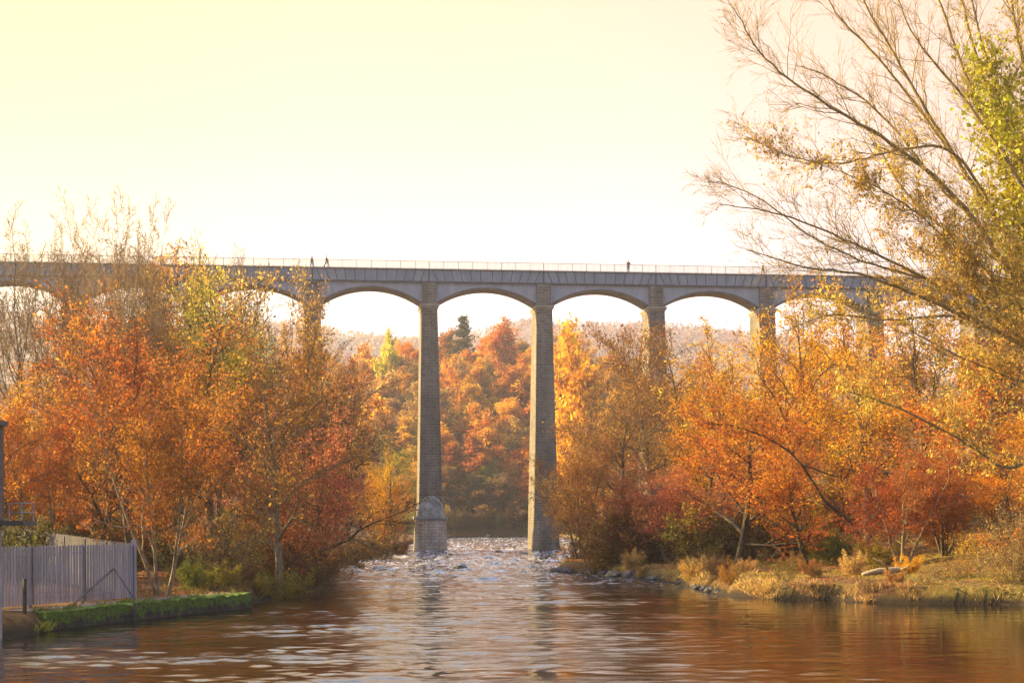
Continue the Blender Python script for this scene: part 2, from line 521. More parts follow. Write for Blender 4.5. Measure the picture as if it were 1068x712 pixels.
IS = range(-4, 6)
for i in IS:
    x = i * S
    zb = -1.0 if i in (0, 1) else gz(*aq_world(x, 0, 0).xy) - 1.0
    mb = MB()
    def hw(z): return 1.10 + (32.9 - z) / 32.9 * .62
    def hd(z): return 2.5 + (32.9 - z) / 32.9 * 1.0
    zs = [zb, 33.4] if zb > 5 else [zb, 12, 33.4]
    for a, b in zip(zs[:-1], zs[1:]):
        frustum(mb, x, hw(a), hd(a), a, hw(b), hd(b), b)
    p = mb.build('pier', M['pier'], aq)
    # the narrower head between the arches
    m2 = MB(); frustum(m2, x, .96, 2.2, 34.02, .94, 2.15, Z_TB - .06)
    m2.build('pier_head', M['pier'], p)
    m3 = MB(); frustum(m3, x, 1.13, 2.55, 33.4, 1.30, 2.72, 33.72); frustum(m3, x, 1.36, 2.78, 33.724, 1.36, 2.78, 34.02)
    m3.build('cap', M['cap'], p, bevel=.03)
    if i in (0, 1):
        # rounded cutwater on the upstream face
        def dshape(r0, z0, r1, z1, back=.4, n=14, mbx=None):
            lo, hi = [], []
            for r, z, L in ((r0, z0, lo), (r1, z1, hi)):
                yf = -3.1
                L.append((x + r, yf + back, z)); 
                for k in range(n + 1):
                    a = -math.pi * k / n
                    L.append((x + r * math.cos(a), yf + .95 * r * math.sin(a), z))
                L.append((x - r, yf + back, z))
            b = len(mbx.v); m_ = len(lo); mbx.v += lo + hi
            for k in range(m_):
                k2 = (k + 1) % m_
                mbx.f.append((b + k, b + k2, b + m_ + k2, b + m_ + k))
            mbx.f.append(tuple(range(b, b + m_))); mbx.f.append(tuple(range(b + m_, b + 2 * m_)))
        if i == 1:
            m4 = MB(); dshape(1.95, -1.0, 1.78, 2.6, 2.2, mbx=m4); dshape(1.76, 2.604, 1.5, 4.2, 2.2, mbx=m4)
            m4.build('cutwater', M['pier'], aq)
            continue
        m4 = MB(); dshape(2.32, -1.0, 2.12, 4.35, 2.2, mbx=m4)
        cw = m4.build('cutwater', M['cutwater'], aq)
        m5 = MB(); dshape(2.28, 4.354, 2.34, 4.5, 2.25, mbx=m5); dshape(2.34, 4.504, 2.3, 4.78, 2.25, mbx=m5)
        m5.build('cornice', M['dome'], cw)
        # half dome roof
        m6 = MB(); nA, nB = 16, 9; b0 = 0
        for q in range(nB + 1):
            t = q / nB * math.pi / 2
            rr = 1.92 * math.cos(t) ** .85 if q < nB else 0.03; zz = 4.784 + 2.85 * math.sin(t)
            for k in range(nA + 1):
                a = -math.pi * k / nA
                m6.v.append((x + rr * math.cos(a), -3.0 + .95 * rr * math.sin(a), zz))
        for q in range(nB):
            for k in range(nA):
                a = q * (nA + 1) + k
                m6.f.append((a, a + 1, a + nA + 2, a + nA + 1))
        m6.build('dome', M['dome'], cw, smooth=True)
        m7 = MB(); m7.box(x - 2.23, x - 2.16, -3.0, -2.75, 2.6, 4.1)
        m7.build('slot', M['iron_dark'], cw)
    elif zb < 8:
        pass

HS = (S - 2.2) / 2
RISE = 2.15
RA = (HS * HS + RISE * RISE) / (2 * RISE)
ZC = 36.35 - RA
for i in list(IS)[:-1]:
    xc = (i + .5) * S
    n = 28
    a_end = math.asin(HS / RA)
    angs = [-a_end + 2 * a_end * k / n for k in range(n + 1)]
    # spandrel plate with the soffit of the arch under it
    ms = MB(); plates = []
    for yf, yb, yr0, yr1 in ((-1.62, -1.5, -1.70, -1.622), (1.5, 1.62, 1.622, 1.70)):
        mb = MB(); mr = MB()
        xs_ = [xc - S / 2 + .97] + [xc + RA * math.sin(a) for a in angs] + [xc + S / 2 - .97]
        zs_ = [34.05] + [ZC + RA * math.cos(a) for a in angs] + [34.05]
        for k in range(len(xs_) - 1):
            x0, x1, z0, z1 = xs_[k], xs_[k + 1], zs_[k], zs_[k + 1]
            mb.hexa([(x0, yf, z0), (x1, yf, z1), (x1, yb, z1), (x0, yb, z0), (x0, yf, Z_TB - .05), (x1, yf, Z_TB - .05), (x1, yb, Z_TB - .05), (x0, yb, Z_TB - .05)])
        sp_ = mb.build('arch_spandrel', M['iron_pale'], aq); plates.append(sp_)
        for k in range(n):
            P4 = [(xc + r_ * math.sin(a), ZC + r_ * math.cos(a)) for r_ in (RA - .10, RA + .16) for a in (angs[k], angs[k + 1])]
            (xa, za), (xb, zb2), (xc2, zc2), (xd, zd) = P4
            mr.hexa([(xa, yr0, za), (xb, yr0, zb2), (xb, yr1, zb2), (xa, yr1, za), (xc2, yr0, zc2), (xd, yr0, zd), (xd, yr1, zd), (xc2, yr1, zc2)])
        mr.build('arch_ring', M['soffit'], sp_)
    sp = plates[0]
    for k in range(n):
        q = [(xc + r_ * math.sin(a), ZC + r_ * math.cos(a)) for r_ in (RA - .10, RA - .02) for a in (angs[k], angs[k + 1])]
        ms.hexa([(q[0][0], -1.62, q[0][1]), (q[1][0], -1.62, q[1][1]), (q[1][0], 1.62, q[1][1]), (q[0][0], 1.62, q[0][1]),
                 (q[2][0], -1.62, q[2][1]), (q[3][0], -1.62, q[3][1]), (q[3][0], 1.62, q[3][1]), (q[2][0], 1.62, q[2][1])])
    ms.build('soffit', M['soffit'], sp)
    # faint radial joint ribs on the spandrel
    mj = MB()
    for u in (-.93, -.74, -.5, -.25, 0, .25, .5, .74, .93):
        xb_ = xc + u * HS; zb_ = ZC + math.sqrt(RA * RA - (u * HS) ** 2) + .17
        xt_ = xb_ + u * (Z_TB - zb_) * .45
        if Z_TB - zb_ > .25:
            mj.beam((xb_, -1.64, zb_), (xt_, -1.64, Z_TB - .08), .05, .03)
    mj.build('joint_ribs', M['iron'], sp)

X0, X1 = -4 * S - 3, 5 * S + 3
# trough plates per span with slanting flanged joints
for i in list(IS)[:-1]:
    x0 = i * S + .002; x1 = (i + 1) * S - .002
    mb = MB(); mb.box(x0, x1, -1.78, 1.78, Z_TB + .14, Z_TT - .10)
    tr = mb.build('trough', M['iron'], aq)
    mj = MB()
    fr = [(.012, .0), (.076, .033), (.146, .112), (.215, .188), (.29, .272), (.368, .359), (.45, .448)]
    for b_, t_ in fr:
        for mir in (0, 1):
            bb = b_ if not mir else 1 - b_; tt = t_ if not mir else 1 - t_
            if b_ == .012: bb = tt = (0.004 if not mir else .996)
            mj.beam((x0 + bb * S, -1.80, Z_TB + .14), (x0 + tt * S, -1.80, Z_TT - .10), .085, .06)
    mj.build('joint_ribs', M['iron_dark'], tr)
mb = MB(); mb.box(X0, X1, -1.93, 1.93, Z_TB - .05, Z_TB + .137); mb.build('lower_flange', M['iron_dark'], aq)
mb = MB(); mb.box(X0, X1, -1.95, 1.95, Z_TT - .097, Z_TT); mb.build('upper_flange', M['iron_dark'], aq)
mb = MB(); mb.box(X0, X1, -1.55, 1.5, Z_TT + .004, Z_TT + .05); mb.build('towpath', M['deck'], aq)
# railing, one run per span
for i in list(IS)[:-1]:
    x0 = i * S; mb = MB()
    mb.beam((x0 + .01, -1.72, Z_TT + 1.08), (x0 + S - .01, -1.72, Z_TT + 1.08), .06, .05)
    mb.beam((x0 + .01, -1.72, Z_TT + .10), (x0 + S - .01, -1.72, Z_TT + .10), .04, .04)
    nb = 96
    for k in range(nb):
        xx = x0 + .05 + (S - .1) * k / (nb - 1)
        w = .040 if k % 12 else .085
        mb.box(xx - w / 2, xx + w / 2, -1.735, -1.705, Z_TT, Z_TT + 1.055)
    mb.build('railing', M['rail'], aq)
# stone abutments where the deck leaves the valley floor are beyond the frame; short end blocks close the trough
for xx in (X0 - 6, X1):
    mb = MB(); zg = gz(*aq_world(xx + 3, 0, 0).xy) - 2
    mb.box(xx, xx + 5.9, -2.6, 2.6, zg, Z_TT - .02)
    mb.build('abutment', M['pier'], aq)


# ------------------------------------------------------------------ people on the towpath
def skin_part(name, verts, edges, radii, mat, parent, sub=2):
    me = bpy.data.meshes.new(name); me.from_pydata(verts, edges, []); 
    o = mesh_obj(name, me, mat, parent)
    md = o.modifiers.new('Skin', 'SKIN')
    for v, r in zip(me.skin_vertices[0].data, radii): v.radius = (r, r) if isinstance(r, (int, float)) else r
    me.skin_vertices[0].data[0].use_root = True
    s = o.modifiers.new('Sub', 'SUBSURF'); s.levels = s.render_levels = sub
    md.use_smooth_shade = True
    return o


def person(label, x, y, face, stride, coat, legs, lean=0.0, arms='swing'):
    loc = aq_world(x, y, Z_TT + .05)
    root = empty('person', loc, TH + face)     # faces local +X
    tag(root, label, 'person')
    s = stride
    hipz, kz, L = .92, .48, lean
    v = [(0, 0, .95), (L * .4, 0, 1.2), (L, 0, 1.42), (L * 1.1, 0, 1.52), (L * 1.1 + .02, 0, 1.64), (L * 1.1 + .03, 0, 1.74)]
    e = [(0, 1), (1, 2), (2, 3), (3, 4), (4, 5)]
    r = [.13, .12, .13, .055, .095, .07]
    def limb(base, pts, rr):
        k = base
        for p_, q in zip(pts, rr):
            v.append(p_); e.append((k, len(v) - 1)); r.append(q); k = len(v) - 1
    for sy, ph in ((-1, s), (1, -s)):
        limb(0, [(ph * .1, sy * .09, .86), (ph * .32, sy * .10, .48), (ph * .45 - .04, sy * .10, .08), (ph * .45 + .14, sy * .11, .03)], [.095, .06, .042, .04])
        if arms == 'swing':
            limb(2, [(L, sy * .19, 1.38), (L - ph * .18, sy * .23, 1.12), (L - ph * .18 + .14, sy * .22, .92), (L - ph * .2 + .2, sy * .21, .84)], [.06, .048, .038, .03])
        else:
            limb(2, [(L, sy * .19, 1.38), (L + .12, sy * .25, 1.14), (L + .40, sy * .12, 1.08), (L + .47, sy * .06, 1.10)], [.06, .048, .038, .03])
    skin_part('body', v, e, r, M['skin'], root)
    # coat
    cv = [(0, 0, .80), (0, 0, .98), (L * .4, 0, 1.2), (L, 0, 1.40), (L * 1.05, 0, 1.47)]; ce = [(0, 1), (1, 2), (2, 3), (3, 4)]; cr = [.17, .165, .155, .165, .07]
    vv, ee, rr_ = cv, ce, cr
    for sy, ph in ((-1, s), (1, -s)):
        pts = [(L, sy * .19, 1.38), (L - ph * .18, sy * .23, 1.12), (L - ph * .18 + .13, sy * .22, .94)] if arms == 'swing' else [(L, sy * .19, 1.38), (L + .12, sy * .25, 1.14), (L + .38, sy * .12, 1.08)]
        k = 3
        for p_, q in zip(pts, (.078, .066, .055)):
            vv.append(p_); ee.append((k, len(vv) - 1)); rr_.append(q); k = len(vv) - 1
    skin_part('coat', vv, ee, rr_, M[coat], root)
    tv = [(0, 0, .93)]; te = []; tr_ = [.145]
    for sy, ph in ((-1, s), (1, -s)):
        k = 0
        for p_, q in zip([(ph * .1, sy * .09, .84), (ph * .32, sy * .10, .48), (ph * .45 - .04, sy * .10, .12)], (.11, .078, .06)):
            tv.append(p_); te.append((k, len(tv) - 1)); tr_.append(q); k = len(tv) - 1
    skin_part('trousers', tv, te, tr_, M[legs], root)
    hv = [(L * 1.1 - .02, 0, 1.66), (L * 1.1 - .01, 0, 1.76)]
    skin_part('hair', hv, [(0, 1)], [.095, .085], M['hair'], root)
    return root


def deck_x(px): # photo column -> distance along the deck from the first river pier
    best = min(range(-800, 900), key=lambda k: abs(534 + F * aq_world(k * .1, -1.0, 0).x / aq_world(k * .1, -1.0, 0).y - px))
    return best * .1


person('walker in dark brown coat, nearer the left trees of the two walkers on the aqueduct', deck_x(327), -1.0, math.pi, .55, 'cloth_brown', 'cloth_dark')
person('walker in dark coat striding just ahead of the other along the aqueduct railing', deck_x(342), -1.0, 0, .8, 'cloth_dark', 'cloth_brown')
person('lone person in bulky dark coat leaning on the aqueduct railing above the third arch', deck_x(656.5), -1.2, -math.pi / 2, .05, 'cloth_dark', 'cloth_blue', .12, 'lean')
person('figure in brown on the aqueduct half hidden behind overhanging bare twigs', deck_x(797), -1.0, math.pi, .4, 'cloth_brown', 'cloth_dark')

# ------------------------------------------------------------------ left bank: river wall, fences, hut, posts
def wall_along(pts, hw, z0, z1, mb):
    """thin wall following pts with thickness hw to the left"""
    n = len(pts)
    off = []
    for i in range(n):
        a = Vector(pts[max(0, i - 1)]); b = Vector(pts[min(n - 1, i + 1)])
        d = (b - a).normalized(); off.append(Vector((-d.y, d.x)) * hw)
    for i in range(n - 1):
        p, q = Vector(pts[i]), Vector(pts[i + 1])
        pb, qb = p + off[i], q + off[i + 1]
        mb.hexa([(p.x, p.y, z0), (q.x, q.y, z0), (qb.x, qb.y, z0), (pb.x, pb.y, z0), (p.x, p.y, z1(i)), (q.x, q.y, z1(i + 1)), (qb.x, qb.y, z1(i + 1)), (pb.x, pb.y, z1(i))])


rng = random.Random(3)
wp = []
for k in range(41):
    t = k / 40
    x = -17.75 + (17.75 - 12.62) * t; y = 53.4 + (67.0 - 53.4) * t
    wp.append((x + .28 + .10 * math.sin(t * 9) + rng.uniform(-.03, .03), y))
hts = [.70 + rng.uniform(-.06, .05) for _ in wp]
mb = MB(); wall_along(wp, .62, -.8, lambda i: hts[i], mb)
rw = mb.build('river_wall', M['moss']); tag(rw, 'low stone river wall thick with bright green moss below the steel fence', 'wall')

# trodden path behind the wall (one strip just above the soil)
mb = MB()
for k in range(40):
    a = wp[k]; b = wp[k + 1]
    mb.poly([(a[0] - .65, a[1] + .2, .715), (b[0] - .65, b[1] + .2, .715), (b[0] - 2.0, b[1] + .75, .725), (a[0] - 2.0, a[1] + .75, .725)])
pth = mb.build('path', M['path']); tag(pth, 'bare trodden path between the mossy river wall and the fence', 'path', kind='structure')


def palisade(label, p0, p1, z0, z1, h0, h1, mat, brace=None):
    p0, p1 = Vector(p0), Vector(p1)
    d = (p1 - p0); L = d.length; u = d / L
    root = empty('palisade_fence', (p0.x, p0.y, z0)); tag(root, label, 'fence')
    o = Vector((p0.x, p0.y, z0))
    nrm = Vector((u.y, -u.x))
    if nrm.y > 0: nrm = -nrm             # towards the river and the camera
    Zb = lambda t: z0 + (z1 - z0) * t
    Hh = lambda t: h0 + (h1 - h0) * t
    mb = MB(); n = int(L / .155)
    r_ = random.Random(8)
    for k in range(n + 1):
        t = k / n; c = p0 + d * t - Vector((o.x, o.y)); zb = Zb(t) - z0; h = Hh(t) + r_.uniform(-.012, .012)
        w = .061; e = u * w; f = nrm * .022; g = nrm * .006
        a0, a1 = c - e, c + e
        zt = zb + h - .07
        # W-section pale with a pointed top
        for s_ in (0, 1):
            q0 = a0 if s_ == 0 else c; q1 = c if s_ == 0 else a1
            g0 = g if s_ == 0 else g + f; g1 = g + f if s_ == 0 else g
            tops = (zt, zb + h) if s_ == 0 else (zb + h, zt)
            mb.poly([(q0.x + g0.x, q0.y + g0.y, zb + .05), (q1.x + g1.x, q1.y + g1.y, zb + .05), (q1.x + g1.x, q1.y + g1.y, tops[1]), (q0.x + g0.x, q0.y + g0.y, tops[0])])
    pl = mb.build('pale_panel', mat, root)
    so = pl.modifiers.new('Solid', 'SOLIDIFY'); so.thickness = .004; so.offset = 0
    for fr in (.16, .86):
        mb = MB()
        a = p0 - nrm * .025; b = p1 - nrm * .025
        mb.beam((a.x - o.x, a.y - o.y, Zb(0) - z0 + Hh(0) * fr), (b.x - o.x, b.y - o.y, Zb(1) - z0 + Hh(1) * fr), .045, .05)
        mb.build('rail', mat, root)
    npst = max(2, int(round(L / 2.75)) + 1)
    for k in range(npst):
        t = k / (npst - 1); c = p0 + d * t - nrm * .11 - Vector((o.x, o.y)); zb = Zb(t) - z0
        mb = MB(); mb.box(c.x - .05, c.x + .05, c.y - .05, c.y + .05, zb - .4, zb + Hh(t) - .02)
        mb.build('post', M['galv_dark'], root)
        # cover plate seen on the river side
        c2 = p0 + d * t + nrm * .045 - Vector((o.x, o.y))
        mb = MB(); mb.beam((c2.x, c2.y, zb + .08), (c2.x, c2.y, zb + Hh(t) - .1), .05, .02); mb.build('cover_strip', M['galv_dark'], root)
    if brace:
        for (ta, za, pb) in brace:
            a = p0 + d * ta + nrm * .06; b = Vector(pb[:2])
            mb = MB(); mb.beam((a.x - o.x, a.y - o.y, za), (b.x - o.x, b.y - o.y, pb[2] - z0), .06, .05); mb.build('brace', M['galv_dark'], root)
    return root


fa, fb = (-21.95, 52.0), (-16.55, 62.0)
palisade('grey galvanised palisade fence standing level along the mossy river wall', fa, fb, .68, .74, 2.47, 2.42, M['galv'],
         brace=[(.895, 1.42, (-18.1, 58.6, .70)), (.895, 1.42, (-16.25, 61.2, .72))])
# corner return of the fence, then the run climbing the slope behind
palisade('pale palisade fence climbing the wooded slope behind the level fence', (-16.7, 62.35), (-28.2, 77.5), .74, 1.70, 2.42, 2.3, M['galv_shaded'])
mb = MB(); mb.box(-16.6, -16.42, 61.98, 62.16, .3, 3.3); cp = mb.build('corner_post', M['galv'])
tag(cp, 'square pale steel post at the river end of the level palisade fence', 'post')

# brick hut whose corner shows at the frame's edge
hut = empty('brick_hut', (-19.9, 48.0, 0)); tag(hut, 'red brick hut on a pale rendered base at the river wall end', 'hut')
mb = MB(); mb.box(-2.1, 2.05, -2.6, 2.0, 4.12, 7.45); mb.build('wall', M['brick'], hut)
mb = MB(); mb.box(-2.0, 1.98, -2.5, 1.93, -.6, 4.0); mb.build('plinth', M['render'], hut)
mb = MB(); mb.box(-2.35, 2.17, -2.85, 2.12, 7.454, 7.62); rf = mb.build('roof', M['iron_dark'], hut)
mb = MB(); mb.box(-2.2, 2.12, -2.7, 2.07, 3.98, 4.14); mb.build('band_course', M['iron_dark'], hut)
mb = MB(); mb.box(2.122, 3.2, .6, 1.95, 3.96, 4.12); pf = mb.build('platform', M['iron_dark'], hut)
mb = MB()
for z_ in (4.42, 4.74): mb.beam((2.2, 1.9, z_), (3.1, 1.9, z_), .03, .03); mb.beam((3.1, .7, z_), (3.1, 1.9, z_), .03, .03)
for (x_, y_) in ((2.25, 1.9), (2.68, 1.9), (3.1, 1.9), (3.1, .7)): mb.box(x_ - .02, x_ + .02, y_ - .02, y_ + .02, 4.122, 4.76)
mb.build('handrail', M['render'], pf)

for k, (px, Y, top, lab) in enumerate(((27, 52.9, 600, 'dark timber post standing in the mud at the wall end near the hut'), (131, 58.4, 626, 'weathered timber post in the water against the middle of the mossy wall'))):
    p = at(px, 650, Y); zt = at(px, top, Y).z
    mb = MB(); mb.tube([(0, 0, -.8), (.02, 0, .3), (0.03, .01, zt)], [.085, .08, .075], 8)
    po = mb.build('mooring_post', M['timber'], loc=(p.x + .35 * k, Y - .25, 0), smooth=True); tag(po, lab, 'post')


# ------------------------------------------------------------------ rocks
def rock(loc, r, seed, mat, label, group=None, squash=.6):
    bm = bmesh.new(); bmesh.ops.create_icosphere(bm, subdivisions=3, radius=1)
    for v in bm.verts:
        n = mnoise.noise(v.co * 1.3 + Vector((seed * 7.1, seed, 0))) * .45 + mnoise.noise(v.co * 3.1 + Vector((seed, 3, 1))) * .16
        v.co *= 1 + n
        v.co.z *= squash
        v.co *= r
    me = bpy.data.meshes.new('river_rock'); bm.to_mesh(me); bm.free()
    o = mesh_obj('river_rock', me, mat, None, loc); o.rotation_euler.z = seed * 1.7
    return tag(o, label, 'rock', group)


g_tip = 'boulders on the water edge of the right bank'
for k in range(16):
    t = rng.random(); Y = 100 + 20 * t
    x = np.interp(Y, RY, RX) + rng.uniform(-.3, .5)
    rock((x, Y, .12), rng.uniform(.25, .6), k + 1, M['rock'], 'dark wet boulder on the low point of the right bank', g_tip)
for k in range(9):
    Y = rng.uniform(76, 100); x = np.interp(Y, RY, RX) + rng.uniform(-.2, .3)
    rock((x, Y, .08), rng.uniform(.18, .4), k + 31, M['rock'], 'grey stone at the foot of the grassy right bank', 'stones below the grassy right bank')
g_rap = 'rocks breaking the surface of the rapids'
for k, (px, py) in enumerate([(399, 594), (386, 579), (405, 580), (520, 576), (505, 571), (473, 568), (470, 578), (612, 586), (628, 578), (600, 590), (545, 578), (362, 588), (590, 578), (480, 592)]):
    Y = CH * F / (py - HZ); p = at(px, py, Y)
    rock((p.x, Y, .02), rng.uniform(.3, .65), k + 51, M['rock'], 'dark rock just breaking the surface of the rapids', g_rap, .42)
rock((at(473, 556, 372).x, 372.5, .9), 1.5, 91, M['palerock'], 'large pale boulder on the far shingle shore behind the left river pier', None, .6)
for k in range(16):
    x = at(rng.uniform(470, 560), 558, 371).x
    rock((x, 371 + rng.uniform(-1, 2), .3), rng.uniform(.4, .9), 101 + k, M['palerock'] if k % 3 == 0 else M['rock'], 'stone on the far shore between the two river piers', 'stones on the far shore', .6)

mb = MB()
a = at(880, 577, 75); b_ = at(935, 571, 76)
mb.tube([(0, 0, .12), (.9, .3, .28), (1.9, .3, .34), (2.9, .7, .42)], [.10, .17, .16, .08], 8)
mb.tube([(1.5, .3, .3), (1.0, -.2, .75), (.5, -.3, 1.0)], [.07, .05, .02], 6)
mb.tube([(2.0, .3, .34), (2.6, -.2, .62)], [.06, .025], 6)
xx, yy = 18.6, 75.5
lg = mb.build('driftwood_log', M['log'], loc=(xx, yy, gz(xx, yy)), smooth=True); tag(lg, 'bleached fallen log with broken branches on the grassy right bank', 'log')

# ------------------------------------------------------------------ trees
class Tubes:
    def __init__(s): s.V = []; s.Q = []

    def add(s, pts, rad, n):
        base = len(s.V)
        m = len(pts)
        u = None
        for i in range(m):
            d = pts[min(i + 1, m - 1)] - pts[max(i - 1, 0)]
            if d.length < 1e-6: d = Vector((0, 0, 1))
            d.normalize()
            if u is None:
                u = d.orthogonal().normalized()
            else:
                u = u - d * u.dot(d)
                u = u.normalized() if u.length > 1e-5 else d.orthogonal().normalized()
            v = d.cross(u)
            r = rad[i]; p = pts[i]
            for k in range(n):
                a = 6.2832 * k / n
                ca, sa = math.cos(a) * r, math.sin(a) * r
                s.V.append((p.x + u.x * ca + v.x * sa, p.y + u.y * ca + v.y * sa, p.z + u.z * ca + v.z * sa))
        for i in range(m - 1):
            b = base + i * n
            for k in range(n):
                k2 = (k + 1) % n
                s.Q.append((b + k, b + k2, b + n + k2, b + n + k))

    def mesh(s, name): return arrays_mesh(name, s.V, s.Q, True)


def leaf_quads(P, size, rs, droop=.3, aspect=.55):
    """P (n,3) -> rhombic bent leaves with random directions"""
    n = len(P)
    d = rs.normal(size=(n, 3)); d[:, 2] -= droop; d /= np.linalg.norm(d, axis=1)[:, None]
    t = rs.normal(size=(n, 3)); w = np.cross(d, t); w /= np.linalg.norm(w, axis=1)[:, None] + 1e-9
    nn = np.cross(d, w)
    L = size * np.clip(rs.lognormal(-.06, .38, n), .4, 2.2)[:, None]
    a = P; b = P + d * L * .5 + w * L * aspect * .5 + nn * L * .08; c = P + d * L; e = P + d * L * .5 - w * L * aspect * .5 + nn * L * .08
    V = np.stack([a, b, c, e], 1).reshape(-1, 3)
    Q = np.arange(4 * n).reshape(-1, 4)
    return V, Q


def tilt(d, ang, az):
    o = d.orthogonal().normalized()
    o = Quaternion(d, az) @ o
    return (d * math.cos(ang) + o * math.sin(ang)).normalized()


def grow(seed, H=15., stems=1, trunk=.55, lean=.06, n=(9, 7, 6, 0), lenf=(.52, .42, .36, .4), ang=(48, 46, 44, 40), start=.22, r0=.22,
         leaves=12, leaf=.17, spread=.35, up=(.02, .05, .03, .02), wig=(.05, .12, .16, .2), sides=(8, 5, 4, 3), bend=None, minr=.010, splay=14, crown_twigs=True, tipshrink=.45):
    rg = random.Random(seed); rs = np.random.RandomState(seed)
    wood = Tubes(); twig = Tubes(); LP = []
    nlev = sum(1 for k in n if k)

    def branch(pos, d, length, r, lev, budget_seg):
        m = (9, 7, 5, 4, 3)[lev]
        st = length / (m - 1)
        pts = [pos.copy()]; dirs = [d.copy()]
        p = pos.copy()
        for i in range(1, m):
            w = wig[min(lev, 3)]
            d = d + Vector((rg.gauss(0, w), rg.gauss(0, w), rg.gauss(0, w) + up[min(lev, 3)]))
            if lev == 0 and bend: d = d + Vector(bend) / m
            d.normalize()
            p = p + d * st
            pts.append(p.copy()); dirs.append(d.copy())
        e = .28 if lev < 2 else .4
        rad = [max(minr, r * (1 - (1 - e) * (i / (m - 1)) ** .9)) for i in range(m)]
        if lev == 0: rad[0] *= 1.35; 
        (wood if lev < 3 else twig).add(pts, rad, sides[min(lev, 3)])
        last = lev >= nlev
        if lev >= nlev - 1 and leaves:
            nl = rg.choice((0, leaves, leaves, leaves * 2)) if last else rg.choice((0, 1, max(1, leaves // 2)))
            for k in range(nl):
                t = rg.uniform(.15, 1.05) * (m - 1); i = min(m - 2, int(t)); q = pts[i].lerp(pts[i + 1], t - i)
                LP.append((q.x + rg.gauss(0, spread), q.y + rg.gauss(0, spread), q.z + rg.gauss(0, spread * .8)))
        if last: return
        nc = n[lev]; s0 = start if lev == 0 else .18
        az = rg.uniform(0, 6.28)
        for k in range(nc):
            t = s0 + (1 - s0) * ((k + rg.uniform(.1, .9)) / nc)
            i = min(m - 2, int(t * (m - 1))); fr = t * (m - 1) - i
            q = pts[i].lerp(pts[i + 1], fr); dd = dirs[i].lerp(dirs[i + 1], fr).normalized()
            az += 2.4 + rg.uniform(-.5, .5)
            a = R(ang[lev] * rg.uniform(.65, 1.3))
            if lev == 0: a *= 1.25 - .55 * t
            cd = tilt(dd, a, az)
            if lev > 0 and cd.z < -.35: cd.z *= .3; cd.normalize()
            ln = length * lenf[lev] * rg.uniform(.7, 1.25) * (1 - tipshrink * (t - s0) / (1 - s0))
            rr = (rad[i] + (rad[i + 1] - rad[i]) * fr) * rg.uniform(.5, .72)
            branch(q, cd, ln, max(minr, rr), lev + 1, 0)
        # the leader carries on as twigs
        if lev < nlev - 1:
            branch(pts[-1], dirs[-1], length * lenf[lev] * .8, rad[-1], lev + 1, 0)

    for s_ in range(stems):
        az = 6.283 * s_ / stems + rg.uniform(-.4, .4)
        sp = 0 if stems == 1 else R(splay) * rg.uniform(.5, 1.3)
        d = Vector((math.cos(az) * math.sin(sp) + rg.gauss(0, lean), math.sin(az) * math.sin(sp) + rg.gauss(0, lean), math.cos(sp))).normalized()
        o = Vector((math.cos(az), math.sin(az), 0)) * (0 if stems == 1 else r0 * 1.1)
        branch(o + Vector((0, 0, -.6)), d, H * trunk * rg.uniform(.85, 1.1), r0 * (1 if stems == 1 else rg.uniform(.6, .85)), 0, 0)
    tv = np.array(wood.V); 
    cv = [] ; cq = []; nb = 0
    if twig.V:
        cv.append(np.array(twig.V)); cq.append(np.array(twig.Q)); nb = len(twig.V)
    nleaf0 = len(twig.Q)
    if LP:
        V, Q = leaf_quads(np.array(LP), leaf, rs)
        cv.append(V); cq.append(Q + nb)
    zmax = max(tv[:, 2].max(), max((a[:, 2].max() for a in cv), default=0))
    k = H / zmax
    wood.V = (tv * k).tolist()
    tm = wood.mesh('trunk')
    cm = None
    if cv:
        cm = arrays_mesh('crown', np.concatenate(cv) * k, np.concatenate(cq), False)
        cm.materials.append(M['leaf']); cm.materials.append(M['twig'])
        mi = np.zeros(len(cm.polygons), dtype=np.int32); mi[:nleaf0] = 1
        cm.polygons.foreach_set('material_index', mi)
        allv = np.concatenate(cv) * k
        rad = float(np.percentile(np.hypot(allv[:, 0], allv[:, 1]), 95))
    else:
        rad = 3
    tm.materials.append(M['bark'])
    return dict(trunk=tm, crown=cm, H=H, r=rad)


